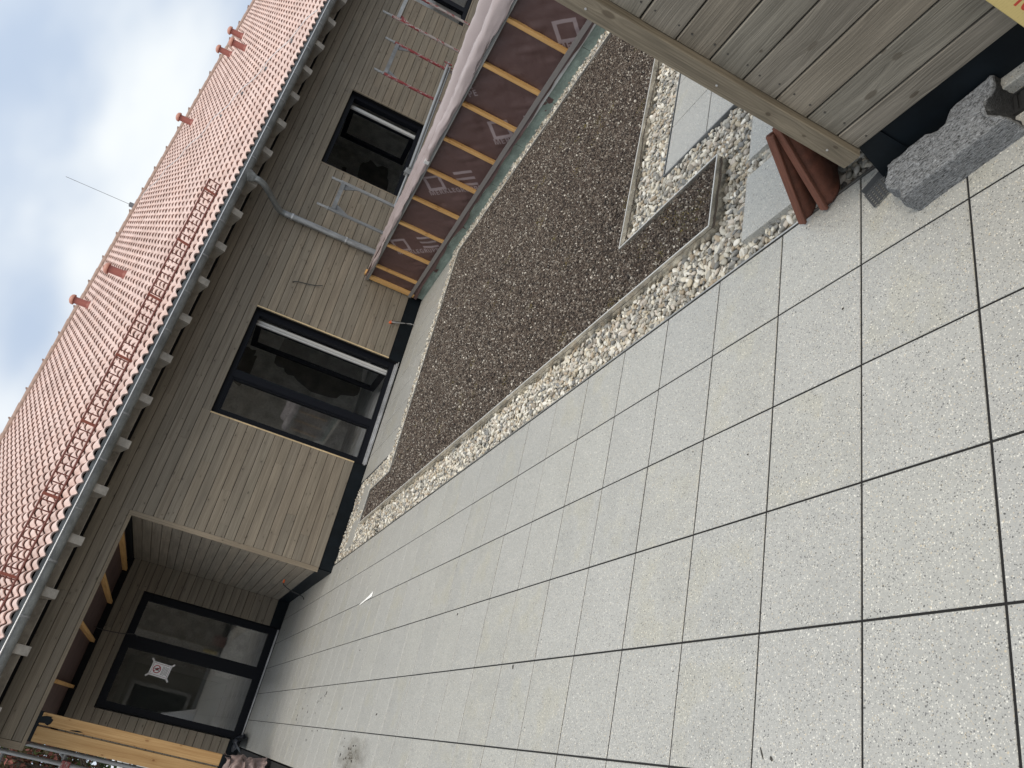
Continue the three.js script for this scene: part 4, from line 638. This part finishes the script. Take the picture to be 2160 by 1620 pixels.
// grey porous block
{
  const W = 0.215, H = 0.088, L = 0.40, g0 = new THREE.BoxGeometry(W, H, L, 44, 20, 84), p = g0.attributes.position;
  for (let i = 0; i < p.count; i++) {
    let x = p.getX(i), y = p.getY(i), z = p.getZ(i); const fy = y / H + 0.5, fx = x / W + 0.5, fz = z / L + 0.5;
    // rounded worn edges
    const ex = Math.max(0, Math.abs(x) - (W / 2 - 0.013)), ey = Math.max(0, y - (H / 2 - 0.013)), ez = Math.max(0, Math.abs(z) - (L / 2 - 0.013)), e = Math.hypot(ex, ey, ez);
    if (e > 0.011) { const k = 0.011 / e; x = Math.sign(x) * (Math.min(Math.abs(x), W / 2 - 0.013) + ex * lerp(1, k, 0.8)); if (y > 0) y = Math.min(y, H / 2 - 0.013) + ey * lerp(1, k, 0.8); z = Math.sign(z) * (Math.min(Math.abs(z), L / 2 - 0.013) + ez * lerp(1, k, 0.8)); }
    const n1 = fbm3(x * 22 + 3, y * 22, z * 22, 4, 3) - 0.5, n2 = fbm3(x * 95, y * 95 + 7, z * 95, 3, 8) - 0.5;
    y += fy > 0.02 ? (n1 * 0.006 + n2 * 0.004) * Math.min(1, fy * 3) : 0; x += (n1 * 0.006 + n2 * 0.004) * (fx < 0.5 ? -1 : 1) * Math.abs(2 * fx - 1) ** 4; 
    // bite out of the wall-side edge and the hollowed near end
    const bite = Math.exp(-(((fz - 0.52) / 0.07) ** 2)) * sstep(0.72, 1, fx); x -= 0.035 * bite; y -= 0.02 * bite * fy; if (fz < 0.5) x -= 0.022 * sstep(0.8, 1, fx);
    z -= sstep(0.86, 1, fz) * (0.055 * Math.exp(-(((fx - 0.45) / 0.28) ** 2)) * (0.4 + 0.6 * fy) + n1 * 0.03); z += sstep(0.14, 0, fz) * ((0.03 * sstep(0.5, 0.1, fx) + 0.012 * Math.sin(fx * 9)) * 1 + n1 * 0.035);
    p.setXYZ(i, x, y, z);
  }
  g0.computeVertexNormals(); const g = g0;
  { const col = new Float32Array(p.count * 3); for (let i = 0; i < p.count; i++) { const k = lerp(1, 0.12, sstep(L / 2 - 0.085, L / 2 - 0.045, p.getZ(i) + 0.02 * (noise2(p.getX(i) * 60, p.getY(i) * 60, 5) - 0.5)) * (p.getY(i) < H / 2 - 0.012 + 0.004 * noise2(p.getX(i) * 80, 3, 7) && p.getX(i) > -W / 2 + 0.02 ? 1 : 0)); col[i * 3] = col[i * 3 + 1] = col[i * 3 + 2] = k; } g.setAttribute('color', new THREE.BufferAttribute(col, 3)); }   // vertex colours go much darker towards the near end, below the top face; const uv = g.attributes.uv, q = g.attributes.position, fr = new THREE.BoxGeometry(W, H, L, 44, 20, 84).attributes.normal; for (let i = 0; i < q.count; i++) { const ax = Math.abs(fr.getX(i)) > 0.5 ? 0 : Math.abs(fr.getY(i)) > 0.5 ? 1 : 2; uv.setXY(i, (ax === 2 ? q.getX(i) : q.getZ(i)) / 0.2, (ax === 1 ? q.getX(i) : q.getY(i)) / 0.2); }
  const porous = dataTex(512, 512, (i, j, o) => { const n = 0.45 * noiseT(i / 5, j / 5, 102, 102, 51) + 0.35 * noiseT(i / 12, j / 12, 43, 43, 52) + 0.2 * hash(i, j, 53); let v = 0.445 + (n - 0.5) * 0.46; if (n < 0.34) v -= 0.12; if (hash(i >> 1, j >> 1, 54) > 0.996) v += 0.35; o[0] = v * 0.985; o[1] = v; o[2] = v * 1.015; });
  const pb = dataTex(512, 512, (i, j, o) => { const n = 0.5 * noiseT(i / 5, j / 5, 102, 102, 51) + 0.4 * noiseT(i / 12, j / 12, 43, 43, 52) + 0.1 * hash(i, j, 53); o[0] = o[1] = o[2] = clamp((n - 0.2) * 1.5); }, false);
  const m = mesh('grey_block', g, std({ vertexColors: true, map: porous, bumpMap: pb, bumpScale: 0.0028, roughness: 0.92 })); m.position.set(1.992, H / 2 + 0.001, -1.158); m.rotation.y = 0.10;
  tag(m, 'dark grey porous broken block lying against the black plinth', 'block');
}
{ // perforated black profile sticking out from under the block
  const t = tag(group('perforated_profile', [2.068, 0.004, -1.445]), 'short perforated dark metal profile poking out from under the grey block', 'profile'); t.rotation.y = 0.13 + 0.32;
  const m = []; for (let i = 0; i < 7; i++) m.push(box(-0.046 + i * 0.0148, -0.0395 + i * 0.0148, 0, 0.0022, -0.055, 0.14)); for (let j = 0; j < 13; j++) m.push(box(-0.046, 0.0493, 0.0004, 0.0026, -0.055 + j * 0.016, -0.0475 + j * 0.016));
  const pm2 = std({ color: C(0.085, 0.09, 0.095), roughness: 0.45, metalness: 0.4 }); mesh('perforated_plate', merge(m), pm2, t); mesh('flange', box(0.0495, 0.0515, 0, 0.022, -0.05, 0.14), pm2, t); t.position.y = 0.010; t.rotation.x = 0.02; }
{ // two roof tiles leaning on the corner
  const tileLean = (label, o, top, wdir, wide) => {
    const t = tag(group('leaning_roof_tile', o), label, 'roof tile'); const v = new THREE.Vector3(...top).sub(new THREE.Vector3(...o)), L = v.length(), V = v.normalize(), U = new THREE.Vector3(...wdir).normalize(), N = U.clone().cross(V).normalize(), U2 = V.clone().cross(N);
    t.quaternion.setFromRotationMatrix(new THREE.Matrix4().makeBasis(U2, V, N));
    const n = 40, m = 30, P = [], I = [], th = 0.013; const f = (u) => 0.030 * Math.sin(u / wide * Math.PI * 2 * 1.0 + 0.25) * sstep(0, 0.03, u) * (u > 0.02 ? 1 : 1), lo = (u) => -0.0 + 0.026 * Math.sin(clamp(u / wide) * Math.PI) ** 0.6;
    const vid = (i, j, s) => s * (n + 1) * (m + 1) + j * (n + 1) + i;
    for (const s of [0, 1]) for (let j = 0; j <= m; j++) for (let i = 0; i <= n; i++) { const u = i / n * wide, w = j / m; const y = lerp(lo(u), L, w); let z = f(u) * (1 - 0.12 * w) + (s ? -th : 0); if (w < 0.06) z += (s ? -1 : 1) * 0.004; if (Math.abs(w - 0.16) < 0.02) z += (s ? -1 : 1) * 0.003; P.push(u, y, z); }
    for (let j = 0; j < m; j++) for (let i = 0; i < n; i++) { const a = vid(i, j, 0), b = vid(i + 1, j, 0), c = vid(i + 1, j + 1, 0), d = vid(i, j + 1, 0); I.push(a, b, c, a, c, d); const k = (n + 1) * (m + 1); I.push(a + k, c + k, b + k, a + k, d + k, c + k); }
    for (let i = 0; i < n; i++) { for (const j of [0, m]) { const a = vid(i, j, 0), b = vid(i + 1, j, 0), c = vid(i + 1, j, 1), d = vid(i, j, 1); j ? I.push(a, b, c, a, c, d) : I.push(a, c, b, a, d, c); } }
    for (let j = 0; j < m; j++) { const i = n, a = vid(i, j, 0), b = vid(i, j + 1, 0), c = vid(i, j + 1, 1), d = vid(i, j, 1); I.push(a, c, b, a, d, c); }
    const g = new THREE.BufferGeometry(); g.setAttribute('position', new THREE.Float32BufferAttribute(P, 3)); g.setAttribute('uv', new THREE.Float32BufferAttribute(P.flatMap((q, i) => i % 3 === 2 ? [P[i - 2] * 4, P[i - 1] * 4] : []), 2)); g.setIndex(I); g.computeVertexNormals();
    mesh('tile_body', g, std({ color: C(0.14, 0.046, 0.026), map: wearMap, bumpMap: grainBump, bumpScale: 0.001, roughness: 0.68, side: THREE.DoubleSide }), t);
    mesh('tile_rim', new RoundedBoxGeometry(0.016, L, 0.030, 2, 0.004).translate(0.0, L / 2, 0.004 - th / 2), std({ color: C(0.19, 0.068, 0.04), map: wearMap, bumpMap: grainBump, bumpScale: 0.0008, roughness: 0.65 }), t);
    return t;
  };
  tileLean('red-brown clay roof tile leaning on the timber corner, the one closer to the wall', [2.16, 0.012, -1.700], [2.185, 0.40, -1.525], [0.92, 0.03, 0.42], 0.30);
  tileLean('red-brown clay roof tile leaning on the timber corner, the one standing further out', [2.172, 0.010, -1.815], [2.178, 0.395, -1.560], [0.95, 0.02, 0.30], 0.30);
}
{ // cardboard box
  const cv = document.createElement('canvas'); cv.width = cv.height = 512; const c = cv.getContext('2d'); c.fillStyle = 'rgb(196,176,118)'; c.fillRect(0, 0, 512, 512); for (let i = 0; i < 512; i += 4) { c.fillStyle = `rgba(120,100,50,${0.05 + 0.05 * (i % 8 === 0)})`; c.fillRect(0, i, 512, 2); } for (let i = 0; i < 3000; i++) { c.fillStyle = rnd() < 0.5 ? 'rgba(255,240,190,0.08)' : 'rgba(90,70,30,0.08)'; c.fillRect(rnd() * 512, rnd() * 512, rr(1, 9), 1.5); }
  c.fillStyle = 'rgb(176,62,48)'; c.save(); c.translate(26, 512 - 322); c.rotate(Math.PI / 2 - 0.12); c.font = 'bold 52px sans-serif'; c.fillText('10', 0, 0); c.restore();
  const t = new THREE.CanvasTexture(cv); t.colorSpace = THREE.SRGBColorSpace; t.anisotropy = 8;
  const g = new RoundedBoxGeometry(0.07, 0.5, 0.5, 2, 0.004), p = g.attributes.position, uv = g.attributes.uv; for (let i = 0; i < p.count; i++) uv.setXY(i, p.getZ(i) / 0.5 + 0.5, p.getY(i) / 0.5 + 0.5);
  const k = tag(group('cardboard_box', [2.032, 0.251, -0.542]), 'yellowish cardboard box with red print at the corner of photo', 'box'); mesh('carton', g, std({ map: t, roughness: 0.9 }), k);
}
// ---------------------------------------------------------------- notice taped to the entrance glass
{
  const cv = document.createElement('canvas'); cv.width = 256; cv.height = 362; const c = cv.getContext('2d'); c.fillStyle = '#f6f4f4'; c.fillRect(0, 0, 256, 362); c.strokeStyle = '#7e3c46'; c.lineWidth = 5; c.strokeRect(22, 22, 212, 318);
  c.strokeStyle = '#b02634'; c.lineWidth = 15; c.beginPath(); c.arc(128, 115, 66, 0, 7); c.stroke();
  c.fillStyle = '#222'; c.beginPath(); c.arc(132, 78, 11, 0, 7); c.fill(); c.strokeStyle = '#222'; c.lineWidth = 15; c.beginPath(); c.moveTo(130, 92); c.lineTo(126, 125); c.lineTo(148, 160); c.moveTo(126, 125); c.lineTo(104, 158); c.moveTo(128, 98); c.lineTo(152, 118); c.moveTo(128, 98); c.lineTo(104, 120); c.stroke();
  c.strokeStyle = '#b02634'; c.lineWidth = 14; c.beginPath(); c.moveTo(82, 70); c.lineTo(174, 160); c.stroke();
  c.fillStyle = '#555'; for (const [y, x, w] of [[214, 44, 168], [236, 52, 150], [262, 44, 168], [286, 62, 132], [308, 52, 152]]) for (let u = 0; u < w; u += 13) c.fillRect(x + u, y, 9, 10);
  const t = new THREE.CanvasTexture(cv); t.colorSpace = THREE.SRGBColorSpace; t.anisotropy = 8;
  const n = tag(group('paper_notice', [0.583, 1.555, -14.128]), 'white paper prohibition notice taped to the left pane of entrance', 'notice'); n.rotation.z = -0.045;
  mesh('sheet', box(-0.105, 0.105, -0.149, 0.149, -0.0006, 0.0006), std({ color: C(0.9, 0.9, 0.9), roughness: 0.8 }), n);
  const pg = new THREE.PlaneGeometry(0.206, 0.294).translate(0, 0, 0.0016); mesh('print', pg, std({ map: t, roughness: 0.8 }), n);
  for (const [x, y] of [[-1, 1], [1, 1], [-1, -1], [1, -1]]) { const g = new THREE.BoxGeometry(0.075, 0.026, 0.001); g.rotateZ(x * y * Math.PI / 4); g.translate(x * 0.108, y * 0.152, 0.003); mesh('tape', g, std({ color: C(0.72, 0.70, 0.70), roughness: 0.6 }), n); }
}
// ---------------------------------------------------------------- left background: scaffold uprights, trees, a brick house
{
  const t = tag(group('facade_scaffold', [0, 0, 0]), 'grey scaffold uprights with red couplers beyond the left end of house', 'scaffolding');
  for (const [x, z] of [[-0.70, -12.4], [-0.835, -12.4], [-0.70, -15.2], [-1.55, -12.4]]) mesh('upright', rod([x, -0.45, z], [x, 4.4, z], 0.026, 12), M.galv, t);
  for (const y of [2.25, 2.95, 1.4]) mesh('ledger', rod([-2.4, y, -12.44], [-0.66, y, -12.44], 0.024, 10), M.galvDark, t);
  mesh('diagonal', rod([-1.5, 1.25, -12.48], [-0.70, 2.35, -12.48], 0.02, 10), M.galvDark, t);
  mesh('coupler', new RoundedBoxGeometry(0.09, 0.11, 0.09, 1, 0.01).translate(-0.835, 2.2, -12.4), M.redPaint, t); mesh('coupler', new RoundedBoxGeometry(0.08, 0.1, 0.08, 1, 0.01).translate(-1.05, 2.62, -12.44), M.redPaint, t);
}
function tree(label, x, z, h, r, n, col, s) {
  const t = tag(group('tree', [x, -0.45, z]), label, 'tree'); seed = s;
  const prof = [[0.001, 0], [0.28, 0], [0.19, 0.5], [0.15, h * 0.4], [0.06, h * 0.8], [0.001, h * 0.9]].map((q) => new THREE.Vector2(...q)); const lim = [new THREE.LatheGeometry(prof, 10)]; const tips = [];
  for (let i = 0; i < 14; i++) { const a = i * 2.4, y0 = h * rr(0.25, 0.7), l = r * rr(0.5, 0.95), e = [Math.cos(a) * l, y0 + l * rr(0.3, 0.8), Math.sin(a) * l]; tips.push(e); lim.push(strip(tube([[0, y0, 0], [e[0] * 0.5, y0 + (e[1] - y0) * 0.6, e[2] * 0.5], e], 0.04, 8, 5))); }
  mesh('trunk', merge(lim), std({ color: C(0.07, 0.055, 0.045), roughness: 0.95 }), t);
  const lf = new THREE.BufferGeometry(); lf.setAttribute('position', new THREE.Float32BufferAttribute([0, 0, 0, 0.05, 0.07, 0.012, 0, 0.16, 0, 0, 0, 0, 0, 0.16, 0, -0.05, 0.07, 0.012], 3)); lf.computeVertexNormals();
  const im = new THREE.InstancedMesh(lf, std({ color: 0xffffff, roughness: 0.7, side: THREE.DoubleSide }), n); im.name = 'crown'; im.userData.kind = 'stuff'; const o = new THREE.Object3D(), c = new THREE.Color(); const cl = []; for (let i = 0; i < 60; i++) { const u = tips[rnd() * tips.length | 0]; cl.push([u[0] + rr(-1, 1) * r * 0.35, u[1] + rr(-1, 1) * r * 0.4, u[2] + rr(-1, 1) * r * 0.35, r * rr(0.12, 0.3)]); }
  for (let i = 0; i < n; i++) { const q = cl[rnd() * 60 | 0], d = new THREE.Vector3(rr(-1, 1), rr(-1, 1), rr(-1, 1)).multiplyScalar(q[3] * 1.25); o.position.set(q[0] + d.x, q[1] + d.y, q[2] + d.z); o.rotation.set(rnd() * 6, rnd() * 6, rnd() * 6); const k = rr(0.8, 1.5) * h / 7; o.scale.set(k, k, k); o.updateMatrix(); im.setMatrixAt(i, o.matrix); const w = rr(0.6, 1.35), u = pick(col); im.setColorAt(i, c.setRGB(u[0] * w, u[1] * w, u[2] * w)); }
  t.add(im);
}
tree('leafy green tree far beyond the left end of the house', -4.2, -34, 8, 3.6, 11000, [[0.08, 0.13, 0.03], [0.12, 0.17, 0.045], [0.06, 0.10, 0.025]], 501);
tree('reddish-leaved tree showing between the scaffold uprights', -2.3, -30, 7.5, 2.6, 7000, [[0.20, 0.07, 0.05], [0.12, 0.11, 0.05], [0.26, 0.10, 0.08]], 733);
tree('green tree low behind the timber posts at the left', -6.6, -26, 5.2, 2.8, 12000, [[0.08, 0.15, 0.03], [0.12, 0.20, 0.04]], 911);
seed = 4242;
// ---------------------------------------------------------------- small things on the slabs
{
  const s = tag(mesh('paper_scrap', crumple(0.16, 0.10, 14, 10, 0.12, 13, (u, v, a, b) => [1.44 - v * 0.06 + (u - 0.5) * 0.05 * (1 - 0.7 * v) + a * 0.2, 0.004 + Math.abs(b) * 0.2, -7.58 - v * 0.45]), std({ color: C(0.8, 0.79, 0.76), roughness: 0.8, side: THREE.DoubleSide })), 'white torn paper scrap lying across a joint of the paving', 'paper');
  const chips = []; const chip = (x, z, r, l) => { const g = new THREE.IcosahedronGeometry(r, 0); g.scale(l, 0.5, 0.8); g.rotateY(rnd() * 6); g.translate(x, r * 0.3, z); chips.push(strip(g)); };
  for (let i = 0; i < 26; i++) chip(0.35 + rr(-0.28, 0.28), -9.0 + rr(-0.9, 0.9), rr(0.003, 0.008), rr(1, 3)); for (let i = 0; i < 30; i++) chip(rr(-0.1, 2.1), rr(-13.8, -2.2), rr(0.003, 0.008), rr(1, 2.2)); for (let i = 0; i < 14; i++) chip(0.06 + rr(-0.1, 0.1), -6.6 + rr(-0.4, 0.4), rr(0.004, 0.011), rr(1, 2)); chip(0.262, -1.90, 0.004, 5); chip(0.25, -1.86, 0.006, 1.4); chip(1.66, -1.62, 0.005, 1.1); chip(1.25, -2.06, 0.004, 1.5);
  tag(mesh('paving_debris', merge(chips), std({ color: C(0.05, 0.047, 0.042), roughness: 0.9 })), 'small dark crumbs of debris scattered over the paving', 'debris', null, 'stuff');
  // oily dirt mark
  const N = 256, d = new Uint8Array(N * N * 4); for (let j = 0; j < N; j++) for (let i = 0; i < N; i++) { const x = (i / N - 0.5) * 2, y = (j / N - 0.5) * 2, r = Math.hypot(x, y); const n = fbm2(x * 5 + 3, y * 5, 4, 61), f = fbm2(x * 26, y * 26, 2, 62); const a = clamp(sstep(1, 0.25, r + (n - 0.5) * 1.1) * 0.22 + sstep(0.42, 0.1, r + (n - 0.5) * 0.7) * 0.42 * sstep(0.35, 0.65, f)); const k = (j * N + i) * 4; d[k] = d[k + 1] = d[k + 2] = a * 255; d[k + 3] = 255; }
  const t = new THREE.DataTexture(d, N, N); t.magFilter = THREE.LinearFilter; t.needsUpdate = true; const g = new THREE.PlaneGeometry(0.42, 1.1); g.rotateX(-Math.PI / 2); g.translate(0.02, 0.004, -6.6);
  tag(mesh('dirt_stain', g, std({ color: C(0.075, 0.058, 0.035), alphaMap: t, transparent: true, roughness: 0.9 })), 'brown dirt stain with dark crumbs on the slabs near the left edge', 'stain');
}
for (const o of scene.children) childNames(o);
renderer.render(scene, camera);
